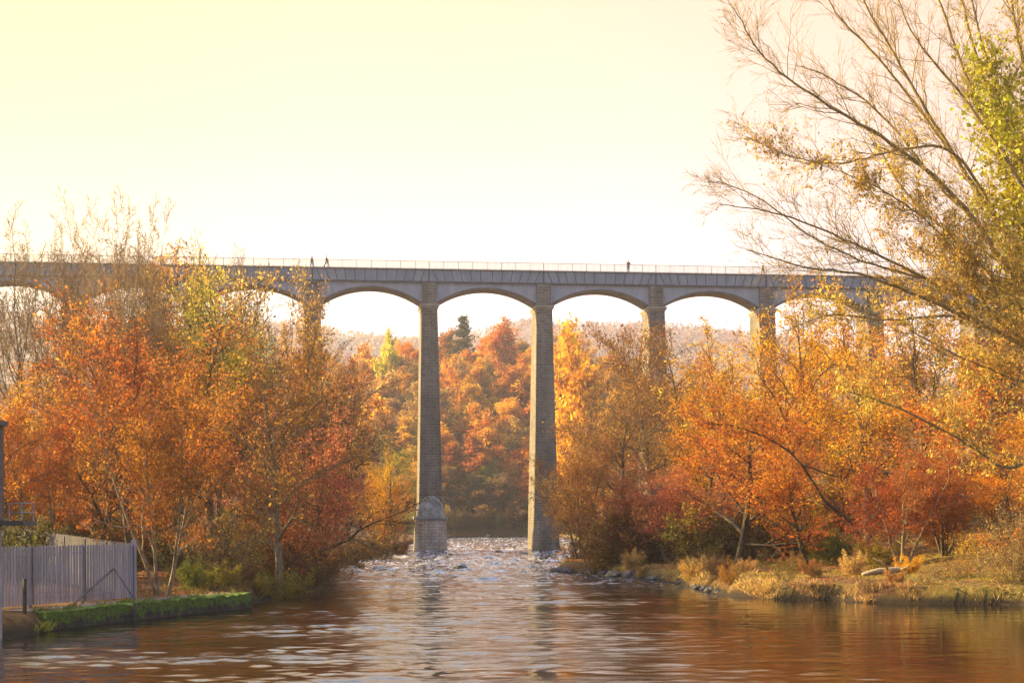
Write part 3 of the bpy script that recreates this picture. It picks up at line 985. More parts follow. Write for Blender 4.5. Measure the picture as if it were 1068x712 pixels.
PROTO = {}
def protos():
    # broad, still leafy riverside trees
    for k in range(3):
        PROTO['broad', k] = grow(20 + k, 15, 1, .62, .08, (12, 8, 6, 4), (.50, .46, .42, .46), (58, 48, 46, 45), .20, .22, 3, .118, .26)
    # several stems from one stool, leafy
    for k in range(3):
        PROTO['stool', k] = grow(40 + k, 13, 4, .66, .06, (8, 6, 6, 4), (.42, .44, .42, .46), (46, 46, 46, 45), .26, .15, 3, .108, .24, splay=17)
    # twiggy thin crowned trees with limbs showing
    for k in range(3):
        PROTO['thin', k] = grow(60 + k, 17, 1, .60, .07, (11, 8, 6, 4), (.50, .44, .42, .45), (46, 44, 42, 40), .25, .22, 2, .12, .2, wig=(.06, .14, .18, .2), minr=.012)
    # tall leafless trees
    for k in range(3):
        PROTO['bare', k] = grow(80 + k, 22, 1 + (k == 1), .52, .05, (11, 8, 7, 5), (.74, .44, .40, .48), (36, 40, 42, 40), .30, .23, 0, .13, .2, up=(.02, .10, .07, .05), wig=(.05, .10, .15, .18), minr=.014, splay=9, tipshrink=.3)
    # contorted oak-like limbs
    for k in range(2):
        PROTO['oak', k] = grow(95 + k, 16, 1, .5, .1, (9, 8, 7, 4), (.72, .46, .42, .42), (62, 50, 50, 48), .35, .30, 3, .125, .22, wig=(.08, .26, .28, .25), up=(.0, .03, .03, .0))
    # low riverside bushes
    for k in range(3):
        PROTO['bush', k] = grow(110 + k, 4.2, 7, .7, .12, (6, 5, 4, 0), (.5, .46, .5, 0), (50, 48, 46, 40), .12, .05, 7, .13, .16, splay=38, minr=.010)
    # bare bramble and osier twigs
    for k in range(2):
        PROTO['twiggy', k] = grow(120 + k, 3.6, 11, .8, .12, (6, 5, 3, 0), (.42, .46, .5, 0), (38, 42, 44, 40), .15, .035, 1, .10, .12, splay=34, minr=.009)
    # woodland on the far slope: seen from 400 m, fewer and larger sprays
    for k in range(5):
        PROTO['hill', k] = grow(130 + k, 15, 1, .62, .07, (12, 8, 6, 0), (.50, .46, .42, 0), (58, 50, 48, 45), .16, .22, (13, 12, 10, 4, 9)[k], .40, .42, minr=.03, sides=(5, 4, 3, 3))
    # big ivy / evergreen
    rg = random.Random(9); rs = np.random.RandomState(9)
    wood = Tubes(); wood.add([Vector((0, 0, -.5)), Vector((0, 0, 8)), Vector((.2, 0, 17.5))], [.3, .2, .04], 6)
    LP = []
    for k in range(150):
        z = rg.uniform(1.5, 17.3); L = (4.6 * (1 - z / 18.5) ** .8 + .4) * rg.uniform(.6, 1.1); az = rg.uniform(0, 6.28)
        a = Vector((0, 0, z)); b = a + Vector((math.cos(az) * L, math.sin(az) * L, -.12 * L + rg.uniform(-.2, .4)))
        wood.add([a, b], [.05, .02], 3)
        for q in range(int(14 + L * 12)):
            t = rg.random() ** .7; p = a.lerp(b, t); LP.append((p.x + rg.gauss(0, .3), p.y + rg.gauss(0, .3), p.z + rg.gauss(0, .2)))
    V, Q = leaf_quads(np.array(LP), .5, rs, .2)
    tm = wood.mesh('trunk'); tm.materials.append(M['bark']); cm = arrays_mesh('crown', V, Q); cm.materials.append(M['leaf'])
    PROTO['conifer', 0] = dict(trunk=tm, crown=cm, H=17.5, r=4)


protos()
BARK = {'dark': (.085, .065, .045), 'mid': (.17, .13, .085), 'pale': (.34, .27, .17), 'grey': (.20, .165, .12)}
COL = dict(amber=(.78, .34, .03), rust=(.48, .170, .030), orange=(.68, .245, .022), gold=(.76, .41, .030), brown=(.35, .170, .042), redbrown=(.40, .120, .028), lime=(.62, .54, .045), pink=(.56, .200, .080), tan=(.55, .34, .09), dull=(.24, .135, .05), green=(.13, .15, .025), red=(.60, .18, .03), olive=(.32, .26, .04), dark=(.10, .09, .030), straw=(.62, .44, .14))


def plant(name, kind, var, x, y, top_z, col, bark, label, cat='tree', group=None, rz=None, width=None, lean=None, z=None, rndv=0.12):
    """a tree or shrub: Empty > trunk, crown (the meshes are shared, the colours are each tree's own)"""
    pr = PROTO[kind, var]
    zb = gz(x, y) if z is None else z
    h = max(.8, top_z - zb)
    s = h / pr['H']
    w = s if width is None else max(.55 * s, min(1.8 * s, width / (2 * pr['r'])))
    rg = random.Random(int(x * 131 + y * 17 + top_z * 7))
    root = empty(name, (x, y, zb), rg.uniform(0, 6.28) if rz is None else rz)
    root.scale = (w, w, s)
    if lean: root.rotation_euler = (lean[0], lean[1], root.rotation_euler.z)
    tag(root, label, cat, group)
    c = COL[col] if isinstance(col, str) else col
    j = 1 + rg.uniform(-rndv, rndv)
    for part in ('trunk', 'crown'):
        if pr[part] is None: continue
        o = bpy.data.objects.new(part, pr[part]); link(o, root)
        o.color = (*([v * j for v in c] if part == 'crown' else BARK[bark]), 1)
    return root


def T(px, Y, top, kind, var, col, bark, label, wpx=None, name='autumn_tree', cat='tree', group=None, **kw):
    x = (px - 534) * Y / F
    return plant(name, kind, var, x, Y, CH + (HZ - top) * Y / F, col, bark, label, cat, group, width=None if wpx is None else wpx * Y / F, **kw)


# --- left bank, front to back
T(170, 65.5, 318, 'stool', 0, 'rust', 'pale', 'orange twin stemmed tree rising beside the river end of the steel fence', 190)
T(292, 80, 352, 'thin', 1, 'brown', 'pale', 'brown leaved tree leaning over the left bank where the mossy wall ends', 200, lean=(0, .12))
T(318, 84, 400, 'stool', 1, 'pink', 'mid', 'dusty pink leaved small tree on the tip of the left bank', 170)
T(98, 84, 330, 'thin', 0, 'orange', 'mid', 'bright orange slim tree behind the climbing fence', 210)
T(140, 86, 292, 'thin', 1, 'rust', 'mid', 'slim rust coloured tree just behind the fence corner', 190)
T(50, 80, 385, 'stool', 0, 'red', 'pale', 'scarlet tree with two pale stems behind the hut platform', 160)
T(8, 78, 390, 'thin', 1, 'orange', 'mid', 'orange tree behind the brick hut at the picture edge', 150)
T(225, 92, 300, 'broad', 1, 'rust', 'dark', 'large dense rust brown tree behind the twin stemmed tree', 240)
T(262, 100, 340, 'oak', 0, 'orange', 'dark', 'orange tree with long sloping dark limbs in the middle of the left bank', 220)
T(232, 104, 254, 'broad', 2, 'lime', 'mid', 'tall yellow green tree showing above the rust trees of the left bank', 170)
T(275, 118, 262, 'oak', 1, 'tan', 'dark', 'tall oak with crooked black limbs reaching across the viaduct deck', 210)
T(335, 135, 318, 'oak', 0, 'brown', 'dark', 'brown oak with twisted bare boughs under the left arch', 210)
T(335, 120, 372, 'broad', 0, 'brown', 'dark', 'low spreading brown tree near the left river pier', 180)
T(335, 100, 405, 'thin', 2, 'dull', 'dark', 'dull brown twiggy tree overhanging the left water edge', 190)
T(368, 165, 372, 'thin', 0, 'brown', 'dark', 'dark brown thin leaved tree standing closest to the left river pier', 120)
T(398, 160, 455, 'stool', 1, 'gold', 'mid', 'golden leaved sunlit bush beside the left river pier', 58, name='autumn_bush', cat='bush', )
T(350, 175, 350, 'broad', 2, 'redbrown', 'dark', 'purple brown tree below the left arch behind the oak', 130)
T(190, 112, 318, 'broad', 0, 'red', 'dark', 'deep red leaved tree between the tall bare trees and the yellow green one', 170)
T(60, 104, 395, 'thin', 2, 'rust', 'dark', 'rust brown tree filling the slope under the tall bare trees', 210)
T(120, 108, 300, 'stool', 1, 'orange', 'dark', 'orange tree with slim upright stems under the tallest bare tree', 180)
T(-25, 95, 400, 'thin', 0, 'tan', 'dark', 'tan leaved tree on the slope above the brick hut', 200)
T(160, 128, 300, 'broad', 1, 'tan', 'dark', 'tan tree high on the left slope in front of the far piers', 190)
T(300, 150, 330, 'broad', 1, 'orange', 'dark', 'orange tree below the deck between the first two left piers', 170)
T(230, 150, 306, 'stool', 0, 'gold', 'mid', 'golden tree high on the slope below the left deck', 170)
T(325, 185, 345, 'broad', 2, 'rust', 'dark', 'rust tree standing against the shaded left pier', 160)
T(405, 240, 440, 'broad', 1, 'olive', 'dark', 'olive brown tree on the shore behind the left river pier', 80)
for (px, Y, top, v, b, w, lab) in ((38, 112, 207, 0, 'grey', 150, 'tall leafless tree farthest towards the hut, its top well above the deck'),
                                   (78, 120, 192, 1, 'grey', 130, 'tall leafless forked tree, second from the hut among the bare tops'),
                                   (128, 108, 186, 2, 'grey', 150, 'tallest leafless tree on the left slope with fine upright twigs'),
                                   (172, 122, 205, 0, 'pale', 130, 'pale leafless tree beside the tallest bare one, towards the walkers'),
                                   (212, 135, 236, 1, 'pale', 110, 'shorter pale bare tree above the yellow green crown'),
                                   (150, 104, 200, 1, 'grey', 130, 'leafless tree close behind the tallest one'),
                                   (250, 116, 246, 2, 'pale', 110, 'low bare tree beside the crooked oak at deck height')):
    T(px, Y, top, 'bare', v, (.60, .40, .15), 'mid', lab, w * 1.05, name='bare_tree', group='tall bare trees on the left slope')
for (px, Y, top, v, col, lab, w_) in ((186, 106, 244, 0, 'gold', 'golden half bare tree veiling the deck beside the pale bare trees', 170),
                                     (262, 112, 250, 1, 'straw', 'straw yellow half bare tree in front of the deck near the walkers', 150),
                                     (298, 124, 262, 2, 'tan', 'tan half bare tree just left of the two walkers', 120),
                                     (110, 100, 262, 1, 'orange', 'orange half bare tree under the tall leafless ones', 180),
                                     (35, 98, 385, 0, 'gold', 'golden half bare tree above the brick hut', 150)):
    T(px, Y, top, 'thin', v, col, 'mid', lab, w_)
for (x, y, h, v, lab) in ((-42, 60, 17, 0, 'brown tree on the slope behind the hut'), (-50, 72, 19, 1, 'rust tree on the slope behind the hut'), (-37, 52, 15, 2, 'tan tree beside the hut, away from the river'), (-47, 84, 20, 0, 'orange tree high on the slope behind the hut')):
    plant('autumn_tree', 'broad', v, x, y, gz(x, y) + h, lab.split()[0], 'dark', lab, 'tree')
# left undergrowth
shr = random.Random(77)
for (px, Y, top, v, kind, col, lab) in (
        (205, 69, 575, 0, 'bush', 'green', 'low green leaved bush behind the trodden path'),
        (232, 71.5, 580, 1, 'bush', 'olive', 'low olive bush near the end of the mossy wall'),
        (258, 75, 588, 2, 'bush', 'dull', 'brown bramble hanging over the end of the mossy wall'),
        (270, 73, 594, 0, 'bush', 'olive', 'small olive bush hanging over the river wall end'),
        (228, 76, 520, 0, 'twiggy', 'tan', 'pale upright twiggy shrub between the twin stemmed tree and the leaning tree'),
        (246, 79, 530, 1, 'twiggy', 'tan', 'pale fan of bare stems beside the leaning tree'),
        (312, 84, 560, 1, 'twiggy', 'dull', 'dark bare bramble on the tip of the left bank'),
        (326, 92, 566, 2, 'bush', 'dull', 'dull brown bush drooping to the water at the left bank tip'),
        (335, 98, 572, 0, 'bush', 'redbrown', 'reddish brown bush at the waterline of the left bank tip'),
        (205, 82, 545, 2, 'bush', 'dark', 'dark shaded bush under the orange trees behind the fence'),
        (268, 88, 545, 1, 'bush', 'dull', 'dull brown bush under the leaning tree'),
        (340, 112, 545, 0, 'twiggy', 'brown', 'brown twig thicket on the shaded bank beyond the tip'),
        (360, 130, 548, 1, 'bush', 'dull', 'dark brown thicket on the bank midway to the pier'),
        (385, 155, 548, 2, 'bush', 'dull', 'dark brown thicket near the left river pier'),
        (410, 180, 552, 0, 'bush', 'brown', 'brown thicket right beside the left river pier foot'),
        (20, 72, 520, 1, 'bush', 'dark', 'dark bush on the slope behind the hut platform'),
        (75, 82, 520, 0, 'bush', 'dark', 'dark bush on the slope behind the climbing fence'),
        (300, 76.5, 588, 2, 'bush', 'olive', 'low weedy bush under the leaning tree at the water')):
    T(px, Y, top, kind, v, col, 'mid', lab, None, name='bush' if kind == 'bush' else 'bare_shrub', cat='bush')

# --- right bank
T(640, 152, 380, 'broad', 0, 'dull', 'dark', 'brown tree beside the foot of the right river pier', 130)
T(676, 165, 328, 'oak', 1, 'brown', 'dark', 'tall brown twiggy tree under the third arch', 150)
T(690, 150, 334, 'broad', 0, 'brown', 'mid', 'brown twiggy tree in front of the third pier', 180)
T(645, 128, 392, 'broad', 2, 'dull', 'dark', 'dull brown tree low on the right bank behind the pink one', 170)
T(606, 122, 430, 'stool', 1, 'brown', 'dark', 'brown multi stemmed tree on the point beside the rapids', 100)
T(700, 104, 462, 'stool', 0, 'pink', 'mid', 'small pinkish red tree leaning over the grassy right bank', 150)
T(660, 108, 500, 'stool', 2, 'redbrown', 'dark', 'low red brown tree drooping to the water on the right point', 120)
T(770, 96, 392, 'broad', 1, 'red', 'dark', 'vivid red orange tree on a thick leaning trunk on the right bank', 200, lean=(0, -.12))
T(730, 118, 372, 'broad', 0, 'orange', 'dark', 'orange tree behind the vivid red orange one', 170)
T(760, 140, 338, 'broad', 2, 'gold', 'mid', 'golden orange tree below the fourth arch', 170)
T(815, 128, 318, 'broad', 1, 'gold', 'mid', 'tall golden tree covering the fourth pier', 180)
T(845, 105, 360, 'thin', 1, 'orange', 'dark', 'thin crowned orange tree with dark upright stems on the right slope', 170)
T(872, 140, 296, 'broad', 0, 'gold', 'mid', 'tallest golden tree reaching the deck beyond the fourth pier', 190)
T(905, 100, 352, 'broad', 2, 'gold', 'mid', 'wide golden tree behind the pale slanting branch', 210)
T(935, 130, 312, 'broad', 1, 'orange', 'mid', 'orange gold tree rising in front of the far arches on the right', 190)
T(985, 120, 306, 'broad', 0, 'tan', 'mid', 'tan gold tree below the last visible arch', 190)
T(1000, 92, 345, 'broad', 2, 'orange', 'mid', 'orange tree behind the big overhanging branches', 210)
T(1050, 105, 300, 'broad', 1, 'rust', 'mid', 'rust tree at the right picture edge behind the ivy clad tree', 220)
T(940, 82, 452, 'stool', 1, 'redbrown', 'pale', 'dark red leaved clump on several short pale stems near the driftwood log', 150)
T(985, 85, 470, 'stool', 2, 'rust', 'mid', 'rust leaved clump beside the dark red one', 140)
T(1040, 84, 450, 'broad', 0, 'orange', 'mid', 'orange tree low behind the tangled shrubs at the picture edge', 150)
T(840, 92, 470, 'thin', 2, 'orange', 'dark', 'slim orange tree behind the leaning trunk', 130)
T(1085, 88, 380, 'broad', 2, 'gold', 'mid', 'golden tree just inside the right picture edge', 180)
T(800, 112, 455, 'broad', 0, 'rust', 'dark', 'dense rust tree in the hollow behind the leaning trunk', 140)
T(880, 116, 430, 'broad', 1, 'orange', 'dark', 'dense orange tree low on the right slope', 170)
for (px, Y, top, v, kind, col, lab) in (
        (1058, 69, 560, 0, 'twiggy', 'straw', 'tangled pale shrub at the water edge on the far right'),
        (1030, 71, 566, 1, 'twiggy', 'straw', 'straw coloured bare shrub next to the tangled one'),
        (1000, 72, 580, 0, 'twiggy', 'tan', 'low tan shrub on the grassy right bank'),
        (1045, 74, 545, 1, 'twiggy', 'orange', 'orange tinted bare shrub behind the tangled pale one'),
        (1075, 73, 530, 0, 'twiggy', 'tan', 'tall bare shrub at the right picture edge'),
        (950, 76, 578, 2, 'bush', 'gold', 'small golden bush beside the dark red clump'),
        (915, 84, 555, 1, 'bush', 'olive', 'olive bush behind the driftwood log'),
        (865, 90, 548, 0, 'bush', 'green', 'green bush in the hollow of the right bank'),
        (790, 104, 560, 2, 'bush', 'olive', 'olive green bush behind the leaning trunk foot'),
        (620, 116, 562, 1, 'bush', 'dull', 'dull brown bush on the rocky point'),
        (640, 110, 572, 0, 'bush', 'green', 'green leaved bush on the rocky point'),
        (668, 104, 578, 2, 'bush', 'olive', 'yellow green bush near the water on the rocky point'),
        (596, 124, 560, 0, 'twiggy', 'dull', 'dark twigs at the very end of the rocky point'),
        (745, 92, 585, 1, 'bush', 'olive', 'low mossy bush by the pinkish tree'),
        (968, 73, 590, 1, 'twiggy', 'straw', 'small straw coloured shrub at the bank edge right of the driftwood log'),
        (1015, 76, 552, 1, 'twiggy', 'gold', 'golden tinted bare shrub in the middle of the right bank thicket'),
        (1066, 78, 520, 1, 'twiggy', 'straw', 'tallest straw coloured bare shrub of the right bank thicket'),
        (1040, 68.5, 588, 0, 'twiggy', 'tan', 'low tan twigs overhanging the water on the far right'),
        (1078, 68, 570, 1, 'twiggy', 'dull', 'dark bare shrub cut by the right picture edge at the waterline'),
        (885, 80, 580, 0, 'bush', 'brown', 'low brown bush left of the driftwood log'),
        (985, 90, 540, 2, 'bush', 'rust', 'rust leaved bush behind the bank shrubs')):
    T(px, Y, top, kind, v, col, 'mid', lab, None, name='bush' if kind == 'bush' else 'bare_shrub', cat='bush')


for (px, Y, top, v, col, lab, w_) in ((842, 108, 282, 1, 'gold', 'slender golden twiggy tree crossing the deck just past the fourth arch', 150),
                              (915, 112, 272, 0, 'gold', 'tall golden twiggy tree whose top stands above the deck on the right', 170),
                              (975, 105, 280, 2, 'tan', 'tan twiggy tree whose top stands above the deck behind the hanging leaves', 170),
                              (775, 118, 318, 0, 'gold', 'golden twiggy tree below the fourth pier', 150),
                              (715, 135, 340, 1, 'brown', 'brown twiggy tree between the third and fourth piers', 150)):
    T(px, Y, top, 'thin', v, col, 'mid', lab, w_)


ur = random.Random(41)
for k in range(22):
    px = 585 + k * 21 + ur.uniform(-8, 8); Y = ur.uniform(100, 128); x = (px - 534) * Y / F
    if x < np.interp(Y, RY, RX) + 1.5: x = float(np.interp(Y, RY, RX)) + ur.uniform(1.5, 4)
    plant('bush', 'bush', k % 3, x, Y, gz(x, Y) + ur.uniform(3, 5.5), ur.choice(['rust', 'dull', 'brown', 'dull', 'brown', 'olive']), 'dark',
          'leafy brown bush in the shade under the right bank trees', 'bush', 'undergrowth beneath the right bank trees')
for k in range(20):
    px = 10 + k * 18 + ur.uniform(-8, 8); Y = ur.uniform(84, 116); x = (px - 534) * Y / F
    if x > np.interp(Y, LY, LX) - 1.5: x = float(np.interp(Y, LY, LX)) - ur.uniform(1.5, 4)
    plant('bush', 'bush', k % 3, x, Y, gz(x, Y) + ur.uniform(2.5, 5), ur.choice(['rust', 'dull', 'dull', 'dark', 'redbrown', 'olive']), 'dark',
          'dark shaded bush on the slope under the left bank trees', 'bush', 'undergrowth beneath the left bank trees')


for k in range(34):
    Y = ur.uniform(68, 104); x = float(np.interp(Y, RY, RX)) + ur.choice((ur.uniform(.2, 1.2), ur.uniform(1, 9)))
    plant('bush', 'bush' if k % 3 else 'twiggy', (k // 3) % 3 if k % 3 else (k // 3) % 2, x, Y, gz(x, Y) + ur.uniform(.6, 1.5), ur.choice(['tan', 'brown', 'olive', 'straw', 'dull', 'straw']), 'mid',
          'knee high dead weeds on the sunlit right bank', 'weeds', 'low weeds on the right bank')


# --- custom limbs: the leaning dark stem and the great bare tree at the right edge
def smooth(pts, n):
    """Catmull-Rom through pts"""
    P = [Vector(p) for p in pts]; P = [P[0] * 2 - P[1]] + P + [P[-1] * 2 - P[-2]]
    out = []
    for i in range(1, len(P) - 2):
        for k in range(n):
            t = k / n; a, b, c, d = P[i - 1], P[i], P[i + 1], P[i + 2]
            out.append(.5 * ((2 * b) + (c - a) * t + (2 * a - 5 * b + 4 * c - d) * t * t + (3 * b - a - 3 * c + d) * t ** 3))
    out.append(P[-2]); return out


def limb_tree(root, limbs, seed, leafsize=.12):
    """limbs: (points in world space, r0, r1, twigs per limb, twig length, leaves per twig, leaf fraction range)"""
    rg = random.Random(seed); rs = np.random.RandomState(seed)
    o = root.location
    wood = Tubes(); twig = Tubes(); LP = []
    for (pts, r0, r1, nt, tl, nl, lrange) in limbs:
        sp = smooth([Vector(p) - o for p in pts], 7)
        for q in range(1, len(sp) - 1): sp[q] = sp[q] + Vector((rg.gauss(0, .02), rg.gauss(0, .02), rg.gauss(0, .02)))
        m = len(sp); rad = [r0 + (r1 - r0) * (i / (m - 1)) ** .8 for i in range(m)]
        wood.add(sp, rad, 7)
        for k in range(nt):
            t = rg.uniform(.15, 1.0); i = min(m - 2, int(t * (m - 1))); p = sp[i].lerp(sp[i + 1], t * (m - 1) - i)
            d = (sp[i + 1] - sp[i]).normalized()
            cd = tilt(d, R(rg.uniform(18, 52)), rg.uniform(0, 6.28)); cd.z += .12; cd.normalize()
            L = tl * rg.uniform(.5, 1.3) * (1.15 - .6 * t)
            def tw(p, d, L, r, lev):
                pts_ = [p]; dd = d
                for q in range(4):
                    dd = (dd + Vector((rg.gauss(0, .13), rg.gauss(0, .13), rg.gauss(0, .13) + .05))).normalized(); pts_.append(pts_[-1] + dd * L / 4)
                twig.add(pts_, [r, r * .8, r * .62, r * .5, max(.006, r * .3)], 4 if lev == 0 else 3)
                if lev < 2:
                    for q in range((6, 4)[lev]):
                        tt = rg.uniform(.25, 1) * 4; ii = min(3, int(tt)); pp = pts_[ii].lerp(pts_[ii + 1], tt - ii)
                        tw(pp, tilt((pts_[ii + 1] - pts_[ii]).normalized(), R(rg.uniform(22, 50)), rg.uniform(0, 6.28)), L * rg.uniform(.35, .6), max(.0065, r * .55), lev + 1)
                if lev >= 1 and lrange[0] <= t <= lrange[1]:
                    for q in range(nl):
                        tt = rg.uniform(.1, 1) * 4; ii = min(3, int(tt)); pp = pts_[ii].lerp(pts_[ii + 1], tt - ii)
                        LP.append((pp.x + rg.gauss(0, .05), pp.y + rg.gauss(0, .05), pp.z + rg.gauss(0, .05) - .03))
            tw(p, cd, L, max(.012, rad[i] * .42 if rad[i] < .06 else .022), 0)
    tm = wood.mesh('trunk'); tm.materials.append(M['bark'])
    to = link(bpy.data.objects.new('trunk', tm), root)
    cv = [np.array(twig.V)]; cq = [np.array(twig.Q)]; nb = len(twig.V); n0 = len(twig.Q)
    if LP:
        V, Q = leaf_quads(np.array(LP), leafsize, rs, .9, .42); cv.append(V); cq.append(Q + nb)
    cm = arrays_mesh('crown', np.concatenate(cv), np.concatenate(cq)); cm.materials.append(M['leaf']); cm.materials.append(M['twig'])
    mi = np.zeros(len(cm.polygons), dtype=np.int32); mi[:n0] = 1; cm.polygons.foreach_set('material_index', mi)
    co = link(bpy.data.objects.new('crown', cm), root)
    return to, co


def px_line(pts): return [at(*p) for p in pts]


x_, y_ = at(900, 560, 90).x, 90
rt = empty('leaning_tree', (x_, y_, gz(x_, y_)))
tag(rt, 'dark slender stem leaning far over the right bank between orange trees', 'tree')
g0 = Vector((x_, y_, gz(x_, y_) - .3))
to, co = limb_tree(rt, [([g0, at(893, 553, 90), at(862, 525, 89), at(836, 486, 88), at(808, 462, 88), at(768, 446, 87), at(735, 442, 86)], .13, .03, 26, 3.0, 7, (.4, 1)),
                        ([at(836, 486, 88), at(880, 500, 88), at(920, 506, 88)], .06, .02, 6, 1.8, 4, (.3, 1))], 5, .15)
to.color = (*BARK['dark'], 1); co.color = (*COL['rust'], 1)

bx, by = 26.5, 60.0
bt = empty('riverside_tree', (bx, by, gz(bx, by)))
tag(bt, 'great spreading tree at the right edge with sweeping bare limbs and climbing ivy', 'tree')
stool = Vector((bx, by, gz(bx, by) - .4))
hub = Vector((bx - .4, by, 8.0))
fork = at(1140, 420, 60)
NL = (2, 3)
limbs = [
    ([stool, Vector((bx - .1, by, 4.5)), hub], 0.620, 0.500, 0, 1, 0, NL),
    ([hub, at(1105, 350, 59), at(1055, 285, 58), at(1000, 210, 57), at(930, 150, 56), at(860, 108, 55), at(800, 62, 55), at(768, 10, 54)], 0.161, 0.018, 57, 3.0, 0, NL),
    ([hub, at(1110, 330, 60), at(1060, 260, 60), at(1000, 170, 60), at(950, 85, 60), at(905, 5, 60), at(880, -70, 60)], 0.161, 0.024, 50, 3.0, 0, (.3, .8)),
    ([hub, at(1120, 320, 61), at(1080, 250, 61), at(1038, 150, 61), at(1000, 55, 61), at(965, -50, 61)], 0.174, 0.032, 45, 3.0, 0, (.2, .9)),
    ([hub, at(1130, 260, 60), at(1095, 150, 60), at(1065, 50, 60), at(1050, -60, 60)], 0.186, 0.040, 37, 3.0, 1, (.2, 1)),
    ([hub, at(1125, 290, 62), at(1075, 190, 63), at(1030, 90, 63), at(1005, 0, 63), at(990, -60, 63)], 0.149, 0.032, 37, 2.8, 1, (.2, 1)),
    ([hub, at(1110, 400, 58), at(1040, 335, 57), at(965, 292, 56), at(890, 255, 55), at(820, 226, 54), at(752, 214, 53)], 0.124, 0.016, 50, 2.6, 1, (.1, .5)),
    ([at(965, 292, 56), at(905, 275, 55), at(845, 246, 54), at(790, 206, 54), at(748, 190, 54)], 0.053, 0.014, 32, 2.2, 0, NL),
    ([at(1060, 262, 60), at(1000, 165, 59), at(940, 158, 58), at(880, 172, 57), at(830, 165, 57), at(785, 146, 57)], 0.081, 0.016, 55, 2.2, 1, (.2, .95)),
    ([at(1040, 335, 57), at(985, 250, 56), at(930, 205, 56), at(880, 180, 55)], 0.062, 0.020, 42, 2.2, 2, (.1, 1)),
    ([hub, at(1100, 385, 57), at(1060, 358, 56), at(985, 322, 55), at(905, 290, 54), at(840, 280, 53), at(780, 262, 53)], 0.136, 0.016, 50, 2.4, 2, (.1, .6)),
    ([at(1060, 358, 56), at(1000, 332, 55), at(930, 336, 54), at(870, 330, 54), at(820, 346, 54)], 0.074, 0.014, 37, 2.2, 2, (.0, .7)),
    ([hub, at(1110, 440, 58), at(1060, 490, 57), at(1010, 465, 57), at(940, 428, 56), at(880, 408, 56)], 0.105, 0.024, 37, 2.2, 2, (.1, 1)),
    ([hub, at(1120, 330, 59), at(1060, 300, 58), at(1010, 290, 57), at(960, 260, 57)], 0.099, 0.024, 70, 2.6, 2, (.1, 1)),
    ([hub, at(1130, 360, 58), at(1075, 330, 56), at(1030, 300, 55), at(1000, 262, 55)], 0.087, 0.024, 65, 2.6, 2, (.1, 1)),
    ([hub, at(1120, 390, 57), at(1070, 400, 55), at(1015, 380, 54), at(955, 350, 53)], 0.074, 0.024, 45, 2.4, 2, (.1, 1)),
    ([hub, at(1150, 250, 58), at(1120, 120, 58), at(1090, 0, 58)], 0.186, 0.064, 37, 3.2, 2, (.2, 1)),
    ([hub, at(1190, 300, 60), at(1260, 180, 60), at(1330, 60, 58)], 0.211, 0.064, 50, 3.2, 2, (.2, 1)),
    ([hub, at(1200, 400, 64), at(1250, 300, 68), at(1270, 200, 70)], 0.186, 0.064, 50, 3.2, 2, (.2, 1)),
    ([hub, at(1115, 330, 62), at(1050, 240, 63), at(985, 150, 63), at(925, 70, 63), at(875, 15, 63), at(850, -40, 63)], .13, .02, 36, 2.6, 0, (.2, .9)),
    ([hub, at(1120, 300, 59), at(1070, 200, 58), at(1015, 115, 58), at(960, 45, 58), at(930, -20, 58)], .13, .022, 36, 2.6, 0, (.2, .9)),
    ([hub, at(1125, 310, 60), at(1085, 215, 59), at(1045, 110, 58), at(1020, 20, 58), at(1010, -50, 58)], .14, .025, 34, 2.6, 0, (.2, .9)),
    ([hub, at(1120, 350, 61), at(1060, 270, 62), at(990, 205, 62), at(920, 120, 62), at(870, 85, 62), at(838, 70, 62)], .12, .018, 36, 2.4, 0, (.2, .9)),
    ([hub, at(1130, 300, 62), at(1100, 190, 63), at(1072, 90, 63), at(1062, -10, 63)], .14, .03, 34, 2.6, 2, (.2, 1)),
    ([hub, at(1115, 370, 60), at(1055, 310, 60), at(1000, 255, 60), at(945, 200, 60), at(905, 130, 60)], .12, .02, 34, 2.4, 2, (.2, .9)),
]
to, co = limb_tree(bt, limbs, 31, .135)
to.color = (.40, .31, .14, 1); co.color = (.68, .49, .11, 1)
# ivy round the upright stems
rs = np.random.RandomState(4); LP = []
for path, wd in (([at(1120, 320, 61), at(1080, 250, 61), at(1038, 150, 61), at(1016, 70, 61)], .75), ([at(1125, 290, 62), at(1075, 190, 63), at(1040, 110, 63)], .9), ([at(1125, 330, 60), at(1085, 215, 59), at(1050, 120, 58), at(1028, 50, 58)], .9), ([at(1130, 360, 59), at(1110, 250, 60), at(1095, 150, 60), at(1075, 80, 60)], .9), ([at(1120, 330, 60), at(1060, 262, 60), at(1025, 205, 60)], .8)):
    sp = smooth([p - bt.location for p in path], 12)
    for i, p in enumerate(sp):
        t = i / len(sp); w = wd * (1.15 - .75 * t) * (1 + .3 * math.sin(i * 1.7))
        for k in range(int(135 * w)):
            q = rs.normal(size=3) * w * .95; LP.append((p.x + q[0], p.y + q[1], p.z + q[2] * 1.2))
V, Q = leaf_quads(np.array(LP), .18, rs, .4, .8)
iv = mesh_obj('ivy', arrays_mesh('ivy', V, Q), M['leaf'], bt); iv.color = (.56, .52, .06, 1)
iv['label'] = 'yellow green ivy wrapped round the upright stems'

